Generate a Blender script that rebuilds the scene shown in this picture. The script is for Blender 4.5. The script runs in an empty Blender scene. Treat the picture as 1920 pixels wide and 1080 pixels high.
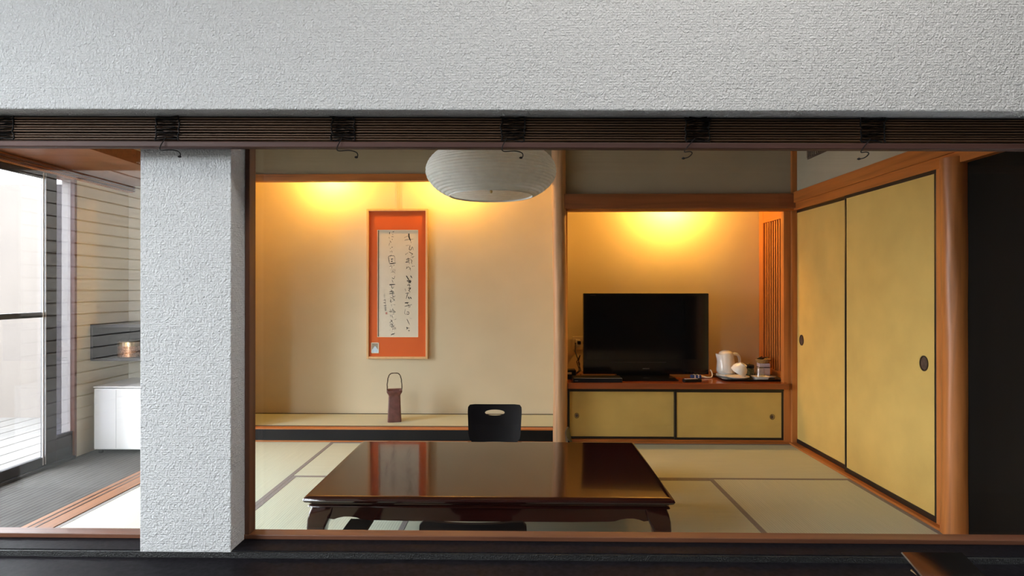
import bpy, bmesh, math, random
from mathutils import Vector, Matrix
random.seed(7)
R = math.radians
scene = bpy.context.scene
col = scene.collection

# ------------------------------------------------------------------ camera
cam_d = bpy.data.cameras.new('camera')
cam_d.sensor_width = 36.0
cam_d.lens = 36.0 * 1110 / 1920
cam_d.clip_start = 0.02
cam = bpy.data.objects.new('camera', cam_d)
col.objects.link(cam)
cam.location = (0, 0, 1.24)
cam.rotation_euler = (R(90.103), 0, R(1.032))
scene.camera = cam

# ------------------------------------------------------------------ overcast sky
world = bpy.data.worlds.new('overcast_sky')
scene.world = world
world.use_nodes = True
bg = world.node_tree.nodes['Background']
bg.inputs[0].default_value = (0.88, 0.95, 1.01, 1)
bg.inputs[1].default_value = 22.0

def portal(name, loc, rot, sx, sy):
    l = bpy.data.lights.new(name, 'AREA')
    l.shape = 'RECTANGLE'; l.size = sx; l.size_y = sy
    l.cycles.is_portal = True
    o = bpy.data.objects.new(name, l); col.objects.link(o)
    o.location = loc; o.rotation_euler = rot
    return o
# daylight comes in through the veranda doors and the open side of the bath room
portal('veranda_daylight', (-3.40, 3.15, 1.03), (R(90), 0, R(-90)), 2.3, 2.06)
portal('bath_daylight', (-2.75, -0.62, 1.475), (R(90), 0, R(-90)), 3.15, 3.3)
portal('added_end_daylight', (-2.95, 2.0, 1.03), (R(90), 0, 0), 0.6, 1.95)  # portal for the glazing added at the veranda end

scene.view_settings.view_transform = 'Standard'
scene.view_settings.look = 'None'
scene.view_settings.gamma = 1.0
scene.view_settings.use_curve_mapping = False
scene.view_settings.exposure = 0.0
scene.cycles.max_bounces = 12
scene.cycles.diffuse_bounces = 6
scene.cycles.transparent_max_bounces = 16
scene.cycles.sample_clamp_indirect = 6.0

# ------------------------------------------------------------------ materials
def new_mat(name):
    m = bpy.data.materials.new(name); m.use_nodes = True
    nt = m.node_tree
    return m, nt, nt.nodes, nt.links, nt.nodes['Principled BSDF']

def coords(nt, scale=(1, 1, 1)):
    n = nt.nodes
    tc = n.new('ShaderNodeTexCoord'); mp = n.new('ShaderNodeMapping')
    mp.inputs['Scale'].default_value = scale
    nt.links.new(tc.outputs['Object'], mp.inputs['Vector'])
    return mp.outputs['Vector']

def ramp(nt, fac, stops):
    r = nt.nodes.new('ShaderNodeValToRGB')
    while len(r.color_ramp.elements) < len(stops):
        r.color_ramp.elements.new(0.5)
    for e, (p, c) in zip(r.color_ramp.elements, stops):
        e.position = p; e.color = (*c, 1)
    nt.links.new(fac, r.inputs['Fac'])
    return r.outputs['Color']

def surf(name, c, rough=0.5, metal=0.0, var=0.12, scale=6.0, bump=0.0, bscale=60.0, bdist=0.002, coat=0.0, spec=0.5, stretch=(1, 1, 1), detail=4):
    """plain coloured surface with a little mottling and optional fine relief"""
    m, nt, n, L, b = new_mat(name)
    v = coords(nt, stretch)
    nz = n.new('ShaderNodeTexNoise'); nz.inputs['Scale'].default_value = scale; nz.inputs['Detail'].default_value = detail
    L.new(v, nz.inputs['Vector'])
    lo = tuple(max(0, x * (1 - var)) for x in c); hi = tuple(min(1, x * (1 + var)) for x in c)
    L.new(ramp(nt, nz.outputs['Fac'], [(0.3, lo), (0.7, hi)]), b.inputs['Base Color'])
    b.inputs['Roughness'].default_value = rough
    b.inputs['Metallic'].default_value = metal
    b.inputs['Specular IOR Level'].default_value = spec
    if coat:
        b.inputs['Coat Weight'].default_value = coat
        b.inputs['Coat Roughness'].default_value = 0.03
    if bump:
        n2 = n.new('ShaderNodeTexNoise'); n2.inputs['Scale'].default_value = bscale; n2.inputs['Detail'].default_value = 3
        L.new(v, n2.inputs['Vector'])
        bp = n.new('ShaderNodeBump'); bp.inputs['Strength'].default_value = bump; bp.inputs['Distance'].default_value = bdist
        L.new(n2.outputs['Fac'], bp.inputs['Height']); L.new(bp.outputs['Normal'], b.inputs['Normal'])
    return m

def wood(name, c, axis='X', rough=0.45, contrast=0.35, scale=1.0, coat=0.0, knots=0.0):
    m, nt, n, L, b = new_mat(name)
    s = [26 * scale] * 3
    s['XYZ'.index(axis)] = 1.3 * scale
    v = coords(nt, s)
    nz = n.new('ShaderNodeTexNoise'); nz.inputs['Scale'].default_value = 1.0; nz.inputs['Detail'].default_value = 6
    nz.inputs['Distortion'].default_value = 0.8
    L.new(v, nz.inputs['Vector'])
    lo = tuple(x * (1 - contrast) for x in c); hi = tuple(min(1, x * (1 + contrast * .6)) for x in c)
    colr = ramp(nt, nz.outputs['Fac'], [(0.28, lo), (0.5, c), (0.72, hi)])
    L.new(colr, b.inputs['Base Color'])
    b.inputs['Roughness'].default_value = rough
    if coat:
        b.inputs['Coat Weight'].default_value = coat; b.inputs['Coat Roughness'].default_value = 0.05
    bp = n.new('ShaderNodeBump'); bp.inputs['Strength'].default_value = 0.12; bp.inputs['Distance'].default_value = 0.001
    L.new(nz.outputs['Fac'], bp.inputs['Height']); L.new(bp.outputs['Normal'], b.inputs['Normal'])
    return m

def wallpaper(name, c):
    """embossed plaster-look wallpaper: small raised grains, faint horizontal ribs"""
    m, nt, n, L, b = new_mat(name)
    v = coords(nt, (1.2, 1, 1))
    nz = n.new('ShaderNodeTexNoise'); nz.inputs['Scale'].default_value = 135; nz.inputs['Detail'].default_value = 3; nz.inputs['Distortion'].default_value = 0.6
    L.new(v, nz.inputs['Vector'])
    n2 = n.new('ShaderNodeTexNoise'); n2.inputs['Scale'].default_value = 60; n2.inputs['Detail'].default_value = 1
    L.new(v, n2.inputs['Vector'])
    v3 = coords(nt, (0.15, 0.15, 1))
    wv = n.new('ShaderNodeTexWave'); wv.bands_direction = 'Z'; wv.inputs['Scale'].default_value = 42; wv.inputs['Distortion'].default_value = 1.0
    L.new(v3, wv.inputs['Vector'])
    a = n.new('ShaderNodeMath'); a.operation = 'MULTIPLY_ADD'; a.inputs[1].default_value = 0.5
    L.new(n2.outputs['Fac'], a.inputs[0]); L.new(nz.outputs['Fac'], a.inputs[2])
    a2 = n.new('ShaderNodeMath'); a2.operation = 'MULTIPLY_ADD'; a2.inputs[1].default_value = 0.06
    L.new(wv.outputs['Fac'], a2.inputs[0]); L.new(a.outputs[0], a2.inputs[2])
    bp = n.new('ShaderNodeBump'); bp.inputs['Strength'].default_value = 1.0; bp.inputs['Distance'].default_value = 0.007
    L.new(a2.outputs[0], bp.inputs['Height']); L.new(bp.outputs['Normal'], b.inputs['Normal'])
    L.new(ramp(nt, nz.outputs['Fac'], [(0.3, tuple(x * .93 for x in c)), (0.7, tuple(min(1, x * 1.04) for x in c))]), b.inputs['Base Color'])
    b.inputs['Roughness'].default_value = 0.8
    b.inputs['Specular IOR Level'].default_value = 0.25
    return m

def tatami_mat_material(name, axis, c=(0.48, 0.52, 0.41)):
    m, nt, n, L, b = new_mat(name)
    v = coords(nt)
    wv = n.new('ShaderNodeTexWave'); wv.bands_direction = 'X' if axis == 'Y' else 'Y'
    wv.inputs['Scale'].default_value = 22; wv.inputs['Distortion'].default_value = 0.15
    L.new(v, wv.inputs['Vector'])
    vs = coords(nt, (3, 260, 1) if axis == 'X' else (260, 3, 1))
    nz = n.new('ShaderNodeTexNoise'); nz.inputs['Scale'].default_value = 1.0; nz.inputs['Detail'].default_value = 3
    L.new(vs, nz.inputs['Vector'])
    mx = n.new('ShaderNodeMath'); mx.operation = 'MULTIPLY_ADD'; mx.inputs[1].default_value = 0.45
    L.new(wv.outputs['Fac'], mx.inputs[0]); L.new(nz.outputs['Fac'], mx.inputs[2])
    L.new(ramp(nt, mx.outputs[0], [(0.35, tuple(x * .86 for x in c)), (0.95, tuple(x * 1.08 for x in c))]), b.inputs['Base Color'])
    bp = n.new('ShaderNodeBump'); bp.inputs['Strength'].default_value = 0.35; bp.inputs['Distance'].default_value = 0.0015
    L.new(mx.outputs[0], bp.inputs['Height']); L.new(bp.outputs['Normal'], b.inputs['Normal'])
    b.inputs['Roughness'].default_value = 0.55
    b.inputs['Specular IOR Level'].default_value = 0.4
    return m

def glass(name, tint=(1, 1, 1), f0=0.04, rough=0.0):
    """clear pane: see-through with a Fresnel mirror on each face"""
    m, nt, n, L, b = new_mat(name)
    n.remove(b)
    out = n['Material Output']
    g = n.new('ShaderNodeNewGeometry')
    dp = n.new('ShaderNodeVectorMath'); dp.operation = 'DOT_PRODUCT'
    L.new(g.outputs['Normal'], dp.inputs[0]); L.new(g.outputs['Incoming'], dp.inputs[1])
    ab = n.new('ShaderNodeMath'); ab.operation = 'ABSOLUTE'; L.new(dp.outputs['Value'], ab.inputs[0])
    om = n.new('ShaderNodeMath'); om.operation = 'SUBTRACT'; om.inputs[0].default_value = 1.0; L.new(ab.outputs[0], om.inputs[1])
    pw = n.new('ShaderNodeMath'); pw.operation = 'POWER'; pw.inputs[1].default_value = 5.0; L.new(om.outputs[0], pw.inputs[0])
    sc = n.new('ShaderNodeMath'); sc.operation = 'MULTIPLY_ADD'; sc.inputs[1].default_value = 1 - f0; sc.inputs[2].default_value = f0
    L.new(pw.outputs[0], sc.inputs[0])
    tr = n.new('ShaderNodeBsdfTransparent')
    nz = n.new('ShaderNodeTexNoise'); nz.inputs['Scale'].default_value = 3
    L.new(ramp(nt, nz.outputs['Fac'], [(0, tuple(x * .985 for x in tint)), (1, tint)]), tr.inputs['Color'])
    gl = n.new('ShaderNodeBsdfGlossy'); gl.inputs['Roughness'].default_value = rough
    mx = n.new('ShaderNodeMixShader')
    L.new(sc.outputs[0], mx.inputs[0]); L.new(tr.outputs[0], mx.inputs[1]); L.new(gl.outputs[0], mx.inputs[2])
    L.new(mx.outputs[0], out.inputs['Surface'])
    return m

def paper_shade(name):
    m, nt, n, L, b = new_mat(name)
    out = n['Material Output']
    v = coords(nt)
    nz = n.new('ShaderNodeTexNoise'); nz.inputs['Scale'].default_value = 30; nz.inputs['Detail'].default_value = 5
    L.new(v, nz.inputs['Vector'])
    cr = ramp(nt, nz.outputs['Fac'], [(0.3, (0.84, 0.84, 0.80)), (0.7, (0.92, 0.92, 0.88))])
    L.new(cr, b.inputs['Base Color']); b.inputs['Roughness'].default_value = 0.9; b.inputs['Specular IOR Level'].default_value = 0.15
    bp = n.new('ShaderNodeBump'); bp.inputs['Strength'].default_value = 0.25; bp.inputs['Distance'].default_value = 0.003
    L.new(nz.outputs['Fac'], bp.inputs['Height']); L.new(bp.outputs['Normal'], b.inputs['Normal'])
    t = n.new('ShaderNodeBsdfTranslucent'); L.new(cr, t.inputs['Color'])
    mx = n.new('ShaderNodeMixShader'); mx.inputs[0].default_value = 0.45
    L.new(b.outputs[0], mx.inputs[1]); L.new(t.outputs[0], mx.inputs[2]); L.new(mx.outputs[0], out.inputs['Surface'])
    return m

def emit(name, c, s):
    m, nt, n, L, b = new_mat(name)
    nz = n.new('ShaderNodeTexNoise'); nz.inputs['Scale'].default_value = 5
    L.new(ramp(nt, nz.outputs['Fac'], [(0, c), (1, c)]), b.inputs['Emission Color'])
    b.inputs['Emission Strength'].default_value = s
    b.inputs['Base Color'].default_value = (*c, 1)
    return m

def ribbed(name, c):
    m, nt, n, L, b = new_mat(name)
    v = coords(nt)
    wv = n.new('ShaderNodeTexWave'); wv.bands_direction = 'X'; wv.inputs['Scale'].default_value = 9; wv.inputs['Distortion'].default_value = 0.4
    L.new(v, wv.inputs['Vector'])
    vs = coords(nt, (60, 5, 1))
    nz = n.new('ShaderNodeTexNoise'); nz.inputs['Scale'].default_value = 1.0; nz.inputs['Detail'].default_value = 5
    L.new(vs, nz.inputs['Vector'])
    mx = n.new('ShaderNodeMath'); mx.operation = 'MULTIPLY_ADD'; mx.inputs[1].default_value = 0.35
    L.new(wv.outputs['Fac'], mx.inputs[0]); L.new(nz.outputs['Fac'], mx.inputs[2])
    L.new(ramp(nt, mx.outputs[0], [(0.35, tuple(x*.7 for x in c)), (0.9, tuple(x*1.25 for x in c))]), b.inputs['Base Color'])
    bp = n.new('ShaderNodeBump'); bp.inputs['Strength'].default_value = 0.5; bp.inputs['Distance'].default_value = 0.003
    L.new(mx.outputs[0], bp.inputs['Height']); L.new(bp.outputs['Normal'], b.inputs['Normal'])
    b.inputs['Roughness'].default_value = 0.95; b.inputs['Specular IOR Level'].default_value = 0.1
    return m

M = {}
M['wallpaper'] = wallpaper('embossed_wallpaper', (0.76, 0.76, 0.76))
M['bath_dark'] = surf('dark_stone_tile', (0.013, 0.012, 0.012), 0.6, var=0.3, scale=3, spec=0.2)
M['bath_ceiling'] = surf('bath_ceiling_board', (0.82, 0.82, 0.8), 0.8, var=0.05)
M['stone_polished'] = surf('polished_black_stone', (0.010, 0.009, 0.011), 0.45, var=0.4, scale=70, spec=0.03)
M['stone_rough'] = surf('split_black_stone', (0.02, 0.02, 0.02), 0.35, var=0.7, scale=220, bump=1.0, bscale=260, bdist=0.004)
M['frame_brown'] = wood('window_frame_wood', (0.16, 0.062, 0.032), 'X', 0.4, 0.3)
M['frame_brown_v'] = wood('window_frame_wood_upright', (0.16, 0.062, 0.032), 'Z', 0.4, 0.3)
M['slat'] = wood('bamboo_slat', (0.15, 0.080, 0.042), 'X', 0.6, 0.4)
M['slat_shade'] = wood('bamboo_slat_shade', (0.012, 0.007, 0.005), 'X', 0.8, 0.4)  # bamboo darkened so the shade between slats is in its colour
M['rail'] = wood('blind_rail_wood', (0.095, 0.038, 0.027), 'X', 0.6, 0.3)
M['cord'] = surf('black_blind_cord', (0.010, 0.008, 0.008), 0.7, var=0.3, scale=80, spec=0.25)
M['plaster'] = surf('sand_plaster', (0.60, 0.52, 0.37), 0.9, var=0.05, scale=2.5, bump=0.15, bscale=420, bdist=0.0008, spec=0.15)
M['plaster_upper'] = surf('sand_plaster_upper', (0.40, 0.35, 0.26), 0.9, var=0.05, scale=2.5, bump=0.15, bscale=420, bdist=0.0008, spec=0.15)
M['veranda_wall'] = surf('veranda_plaster', (0.82, 0.77, 0.64), 0.9, var=0.04, scale=3, bump=0.1, bscale=300, bdist=0.001, spec=0.15)
M['ceiling'] = wood('cedar_ceiling', (0.30, 0.20, 0.12), 'X', 0.6, 0.25)
M['cedar_x'] = wood('orange_cedar_x', (0.43, 0.14, 0.028), 'X', 0.42, 0.3)
M['cedar_y'] = wood('orange_cedar_y', (0.43, 0.14, 0.028), 'Y', 0.42, 0.3)
M['cedar_z'] = wood('orange_cedar_z', (0.47, 0.165, 0.04), 'Z', 0.42, 0.3)
M['track_wood'] = wood('worn_track_wood', (0.20, 0.085, 0.036), 'Y', 0.5, 0.3)
M['lintel_x'] = wood('red_brown_lintel_wood', (0.26, 0.088, 0.032), 'X', 0.42, 0.25)
M['log'] = wood('peeled_log', (0.52, 0.30, 0.155), 'Z', 0.5, 0.45, scale=0.8)
M['counter'] = wood('red_brown_counter_wood', (0.25, 0.060, 0.016), 'X', 0.22, 0.25, coat=0.35)
M['lacquer_black'] = surf('black_lacquer', (0.006, 0.006, 0.007), 0.5, var=0.3, scale=4, spec=0.2)
M['frame_black'] = surf('black_lacquered_edging', (0.014, 0.010, 0.009), 0.35, var=0.3, scale=8)
M['fusuma'] = surf('golden_fusuma_paper', (0.62, 0.43, 0.13), 0.75, var=0.07, scale=5, bump=0.12, bscale=200, bdist=0.0006, spec=0.2)
M['pull'] = surf('bronze_pull', (0.10, 0.065, 0.05), 0.5, metal=0.3, var=0.3, scale=60)
M['pull_rim'] = surf('dark_pull_rim', (0.03, 0.018, 0.012), 0.4, var=0.3, scale=60)
M['tatami_x'] = tatami_mat_material('tatami_rush_crosswise', 'X')
M['tatami_y'] = tatami_mat_material('tatami_rush_lengthwise', 'Y')
M['heri'] = surf('tatami_border_cloth', (0.20, 0.185, 0.175), 0.8, var=0.15, scale=160)
M['heri_dark'] = surf('alcove_mat_border_cloth', (0.035, 0.028, 0.02), 0.8, var=0.3, scale=160)
M['carpet'] = ribbed('grey_ribbed_carpet', (0.065, 0.063, 0.06))
M['under'] = surf('subfloor_board', (0.12, 0.08, 0.05), 0.8)
M['alu_dark'] = surf('dark_bronze_aluminium', (0.030, 0.031, 0.038), 0.35, metal=0.3, var=0.15, scale=20)
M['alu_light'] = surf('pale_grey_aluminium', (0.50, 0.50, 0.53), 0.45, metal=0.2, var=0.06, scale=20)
M['glass'] = glass('window_glass')
M['glass_small'] = glass('thin_glass', (0.96, 0.97, 0.96), 0.06)
M['picture_glass'] = glass('picture_glass', (1, 1, 1), 0.0008)
M['fence'] = wood('pale_fence_board', (0.17, 0.15, 0.13), 'Y', 0.7, 0.15)
M['fence_gap'] = surf('fence_batten', (0.02, 0.017, 0.014), 0.9)
M['outer_wall'] = surf('pinkish_render', (0.085, 0.072, 0.064), 0.9, var=0.05, scale=3)
M['deck'] = wood('weathered_deck', (0.075, 0.07, 0.066), 'Y', 0.7, 0.2)
M['gravel'] = surf('pale_gravel', (0.12, 0.12, 0.11), 0.95, var=0.3, scale=40)
M['white_gloss'] = surf('white_enamel', (0.93, 0.93, 0.93), 0.3, var=0.015, scale=3)
M['shelf_grey'] = surf('dark_grey_board', (0.030, 0.030, 0.034), 0.42, var=0.1, scale=8)
M['tin'] = surf('mottled_copper_tin', (0.40, 0.20, 0.11), 0.28, metal=0.8, var=0.6, scale=120)
M['tin_lid'] = surf('brass_tin_lid', (0.55, 0.40, 0.24), 0.25, metal=0.9, var=0.2, scale=40)
M['lacquer_red'] = surf('dark_red_brown_lacquer', (0.026, 0.005, 0.0035), 0.10, var=0.25, scale=3, coat=0.3)
M['chair'] = surf('black_bent_plywood', (0.006, 0.005, 0.006), 0.35, var=0.3, scale=5, spec=0.2)
M['chair_edge'] = surf('brown_plywood_edge', (0.10, 0.05, 0.03), 0.4, var=0.3, scale=60)
M['paper_shade'] = paper_shade('washi_shade')
M['white_paint'] = surf('white_painted_ring', (0.80, 0.80, 0.78), 0.5, var=0.03)
M['brass'] = surf('brass', (0.62, 0.45, 0.20), 0.28, metal=1.0, var=0.1, scale=30)
M['black_plastic'] = surf('black_plastic', (0.008, 0.008, 0.009), 0.45, var=0.2, scale=20, spec=0.2)
M['tv_screen'] = surf('tv_screen_glass', (0.004, 0.004, 0.005), 0.09, var=0.2, scale=2)
M['tv_bezel'] = surf('tv_gloss_bezel', (0.006, 0.006, 0.007), 0.14, var=0.2, scale=2)
M['tv_grey'] = surf('tv_silver_mark', (0.20, 0.20, 0.20), 0.4, var=0.1)
M['silver_line'] = surf('brushed_silver', (0.45, 0.40, 0.34), 0.35, metal=0.6, var=0.1)
M['white_plastic'] = surf('white_plastic', (0.82, 0.80, 0.76), 0.22, var=0.02, scale=4, coat=0.2)
M['porcelain'] = surf('white_porcelain', (0.84, 0.83, 0.80), 0.15, var=0.02, scale=4, coat=0.3)
M['blue_plastic'] = surf('navy_plastic', (0.02, 0.06, 0.22), 0.3, var=0.2, scale=40)
M['grey_key'] = surf('grey_rubber_key', (0.55, 0.54, 0.58), 0.6, var=0.1, scale=40)
M['outlet'] = surf('ivory_outlet', (0.58, 0.50, 0.38), 0.4, var=0.05)
M['tray'] = surf('black_lacquer_tray', (0.012, 0.009, 0.008), 0.2, var=0.2, coat=0.3)
M['wicker'] = surf('golden_wicker', (0.42, 0.24, 0.08), 0.5, var=0.6, scale=150, bump=0.8, bscale=260, bdist=0.003)
M['pale_box'] = surf('pale_lilac_paper', (0.62, 0.53, 0.56), 0.7, var=0.08, scale=30)
M['tea_jar'] = surf('green_brown_tea_print', (0.10, 0.11, 0.05), 0.4, var=0.9, scale=120)
M['vase'] = surf('purple_brown_stoneware', (0.13, 0.052, 0.045), 0.42, var=0.3, scale=22, bump=0.3, bscale=160, bdist=0.002)
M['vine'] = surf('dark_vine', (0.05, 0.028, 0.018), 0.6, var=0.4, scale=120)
M['picture_frame'] = wood('pale_maple_frame', (0.62, 0.38, 0.18), 'Z', 0.4, 0.15)
M['mat_board'] = surf('vermilion_mat_board', (0.66, 0.135, 0.035), 0.8, var=0.05, scale=4, spec=0.15)
M['mat_edge'] = surf('cream_mat_bevel', (0.82, 0.74, 0.56), 0.7, var=0.03)
M['washi'] = surf('cream_writing_paper', (0.74, 0.67, 0.54), 0.9, var=0.03, scale=12, spec=0.1)
M['ink'] = surf('sumi_ink', (0.018, 0.014, 0.011), 0.7, var=0.5, scale=60)
M['seal'] = surf('faded_red_seal', (0.50, 0.22, 0.17), 0.8, var=0.3, scale=300)
M['inset_bg'] = surf('grey_gold_inset', (0.34, 0.28, 0.20), 0.6, var=0.12, scale=40)
M['inset_hill'] = surf('pale_blue_inset', (0.55, 0.66, 0.75), 0.6, var=0.1, scale=60)
M['chrome'] = surf('chrome', (0.80, 0.80, 0.82), 0.08, metal=1.0, var=0.02)
M['vent_slat'] = surf('grey_brown_vent_slat', (0.16, 0.12, 0.085), 0.6, var=0.1)
M['vent_dark'] = surf('brown_vent_slat', (0.09, 0.055, 0.035), 0.6, var=0.1)
M['dark_door'] = surf('dark_stained_door', (0.008, 0.0065, 0.005), 0.8, var=0.4, scale=3, spec=0.05, stretch=(1, 1, 0.1))
M['bulb'] = emit('warm_lamp_bulb', (1.0, 0.50, 0.09), 850.0)
M['bulb_strong'] = emit('strong_warm_lamp_bulb', (1.0, 0.50, 0.09), 1250.0)
M['tint'] = glass('grey_tinted_glass', (0.40, 0.40, 0.445), 0.04)
M['bulb_off'] = surf('white_bulb_glass', (0.8, 0.78, 0.72), 0.2, var=0.02)
M['fill_panel'] = emit('added_fill_panel', (1.0, 0.96, 0.91), 8.0)  # glow of the added bath lamp
M['green'] = surf('green_leaf_print', (0.12, 0.20, 0.05), 0.5, var=0.5, scale=80)

# ------------------------------------------------------------------ mesh helpers
def smooth_path(pts, rr, n=4):
    P = [Vector(p) for p in pts]; out = []; ro = []
    for i in range(len(P) - 1):
        p0 = P[max(0, i-1)]; p1 = P[i]; p2 = P[i+1]; p3 = P[min(len(P)-1, i+2)]
        for k in range(n):
            t = k/n
            out.append(0.5*((2*p1) + (p2-p0)*t + (2*p0 - 5*p1 + 4*p2 - p3)*t*t + (3*p1 - p0 - 3*p2 + p3)*t**3))
            ro.append(rr[i]*(1-t) + rr[i+1]*t)
    out.append(P[-1]); ro.append(rr[-1])
    return out, ro

class MB:
    def __init__(self):
        self.v = []; self.f = []
    def box(self, x0, x1, y0, y1, z0, z1):
        i = len(self.v)
        self.v += [(x0, y0, z0), (x1, y0, z0), (x1, y1, z0), (x0, y1, z0), (x0, y0, z1), (x1, y0, z1), (x1, y1, z1), (x0, y1, z1)]
        self.f += [(i, i+3, i+2, i+1), (i+4, i+5, i+6, i+7), (i, i+1, i+5, i+4), (i+1, i+2, i+6, i+5), (i+2, i+3, i+7, i+6), (i+3, i, i+4, i+7)]
        return self
    def loft(self, rings, cap=True, closed=True):
        """rings: lists of points of one length, skinned in order"""
        i = len(self.v); n = len(rings[0])
        for r in rings: self.v += [tuple(p) for p in r]
        for k in range(len(rings) - 1):
            for j in range(n if closed else n - 1):
                a = i + k*n + j; b = i + k*n + (j+1) % n
                self.f.append((a, b, b + n, a + n))
        if cap and closed:
            self.f.append(tuple(i + j for j in reversed(range(n))))
            self.f.append(tuple(i + (len(rings)-1)*n + j for j in range(n)))
        return self
    def lathe(self, prof, seg=32, cx=0, cy=0, cap=True, sx=1, sy=1):
        return self.loft([[(cx + sx*r*math.cos(2*math.pi*j/seg), cy + sy*r*math.sin(2*math.pi*j/seg), z) for j in range(seg)] for r, z in prof], cap)
    def tube(self, pts, r, seg=8, closed=False):
        pts = [Vector(p) for p in pts]; rings = []
        n = len(pts)
        rr = r if isinstance(r, (list, tuple)) else [r]*n
        prev = None
        for k, p in enumerate(pts):
            a = pts[max(0, k-1)]; b = pts[min(n-1, k+1)]
            if closed: a = pts[k-1]; b = pts[(k+1) % n]
            t = (b - a).normalized()
            if prev is None:
                s = t.cross(Vector((0, 0, 1)))
                if s.length < 1e-3: s = t.cross(Vector((0, 1, 0)))
            else:
                s = prev - t*prev.dot(t)          # carry the frame along so the tube never twists
            s.normalize(); prev = s.copy(); w = s.cross(t).normalized()
            rings.append([p + (s*math.cos(2*math.pi*j/seg) + w*math.sin(2*math.pi*j/seg))*rr[k] for j in range(seg)])
        if closed: rings.append(rings[0])
        return self.loft(rings, not closed)
    def prism(self, outline, axis, a, b):
        """outline of 2-D points extruded along an axis from a to b"""
        def p3(p, d):
            return {'X': (d, p[0], p[1]), 'Y': (p[0], d, p[1]), 'Z': (p[0], p[1], d)}[axis]
        return self.loft([[p3(p, a) for p in outline], [p3(p, b) for p in outline]])
    def build(self, name, mat, parent=None, smooth=False, bev=0.0, seg=2, angle=40):
        me = bpy.data.meshes.new(name)
        me.from_pydata(self.v, [], self.f)
        bm = bmesh.new(); bm.from_mesh(me)
        bmesh.ops.remove_doubles(bm, verts=bm.verts, dist=1e-6)
        bmesh.ops.recalc_face_normals(bm, faces=bm.faces)
        bm.to_mesh(me); bm.free()
        me.materials.append(M[mat])
        o = bpy.data.objects.new(name, me); col.objects.link(o)
        if parent: o.parent = parent
        if smooth:
            for p in me.polygons: p.use_smooth = True
            try: me.set_sharp_from_angle(angle=R(angle))
            except Exception: pass
        if bev:
            md = o.modifiers.new('bevel', 'BEVEL'); md.width = bev; md.segments = seg; md.limit_method = 'ANGLE'; md.angle_limit = R(35)
        return o

def box(name, mat, x0, x1, y0, y1, z0, z1, parent=None, bev=0.0):
    return MB().box(x0, x1, y0, y1, z0, z1).build(name, mat, parent, bev=bev)

def tag(o, label, cat, group=None):
    o['label'] = label; o['category'] = cat
    if group: o['group'] = group
    return o

def thing(name, label, cat, loc=(0, 0, 0), rz=0.0, group=None):
    o = bpy.data.objects.new(name, None); col.objects.link(o)
    o.location = loc; o.rotation_euler = (0, 0, rz); o.empty_display_size = 0.05
    return tag(o, label, cat, group)

def struct(o, label=None):
    o['kind'] = 'structure'
    if label: o['label'] = label
    return o

def copy_tree(o, parent=None):
    c = o.copy(); col.objects.link(c)
    if parent: c.parent = parent
    for ch in o.children: copy_tree(ch, c)
    return c

def rrect(w, h, r, n=6, cx=0.0, cy=0.0):
    pts = []
    for sx, sy, a0 in ((1, 1, 0), (-1, 1, 90), (-1, -1, 180), (1, -1, 270)):
        for k in range(n + 1):
            a = R(a0 + 90*k/n)
            pts.append((cx + sx*(w/2 - r) + r*math.cos(a), cy + sy*(h/2 - r) + r*math.sin(a)))
    return pts

# ================================================================== STRUCTURE
# ---- bath side (where the camera stands)
S = lambda o, l: struct(o, l)
m = MB()
# header wall over the window; its lower edge falls slightly to the right as in the photo
m.v += [(-2.8, 1.79, 1.8035), (2.8, 1.79, 1.7585), (2.8, 2.04, 1.7585), (-2.8, 2.04, 1.8035), (-2.8, 1.79, 3.15), (2.8, 1.79, 3.15), (2.8, 2.04, 3.15), (-2.8, 2.04, 3.15)]
m.f += [(0, 3, 2, 1), (4, 5, 6, 7), (0, 1, 5, 4), (1, 2, 6, 5), (2, 3, 7, 6), (3, 0, 4, 7)]
S(m.build('wall_header', 'wallpaper', bev=0.004), 'white embossed wallpaper header wall above the window')
S(box('wall_pillar', 'wallpaper', -1.255, -0.954, 1.92, 2.03, 0.364, 1.80, bev=0.003), 'white embossed wallpaper pillar in front of the window')
S(box('wall_bath_back', 'bath_dark', -2.8, 2.8, -2.3, -2.2, -0.2, 3.15), 'dark stone wall behind the camera')
S(box('wall_bath_right', 'bath_dark', 2.7, 2.8, -2.2, 1.79, -0.2, 3.15), 'dark stone wall right of the bath')
S(box('wall_bath_added', 'wallpaper', -2.80, -2.70, 0.95, 1.79, -0.2, 3.15), 'white wallpaper wall added at the left of the bath to cut daylight')  # unseen wall added to dim direct sky on the header's left end
S(box('wall_bath_added_upper', 'bath_ceiling', -2.80, -2.70, -2.2, 0.95, 2.72, 3.15), 'pale panel added above the open side of the bath to cut daylight')  # unseen strip added to hold sky light back from the header
S(box('ceiling_bath', 'bath_ceiling', -2.8, 2.8, -2.3, 2.04, 3.15, 3.25), 'pale bath ceiling')
S(box('floor_bath', 'bath_dark', -2.8, 2.8, -2.3, 2.04, -0.3, -0.2), 'dark stone bath floor')
# dark stone ledges under the window
led = S(box('trim_1', 'stone_polished', -2.8, 2.7, 1.926, 2.06, 0.10, 0.383, bev=0.002), 'polished black stone window ledge')
box('split_stone_edge', 'stone_rough', -2.8, 2.7, 1.918, 1.928, 0.36, 0.380, led)
S(box('trim_2', 'stone_polished', -2.8, 2.7, 1.50, 1.919, -0.2, 0.363, bev=0.004), 'polished black stone bath surround')

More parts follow.
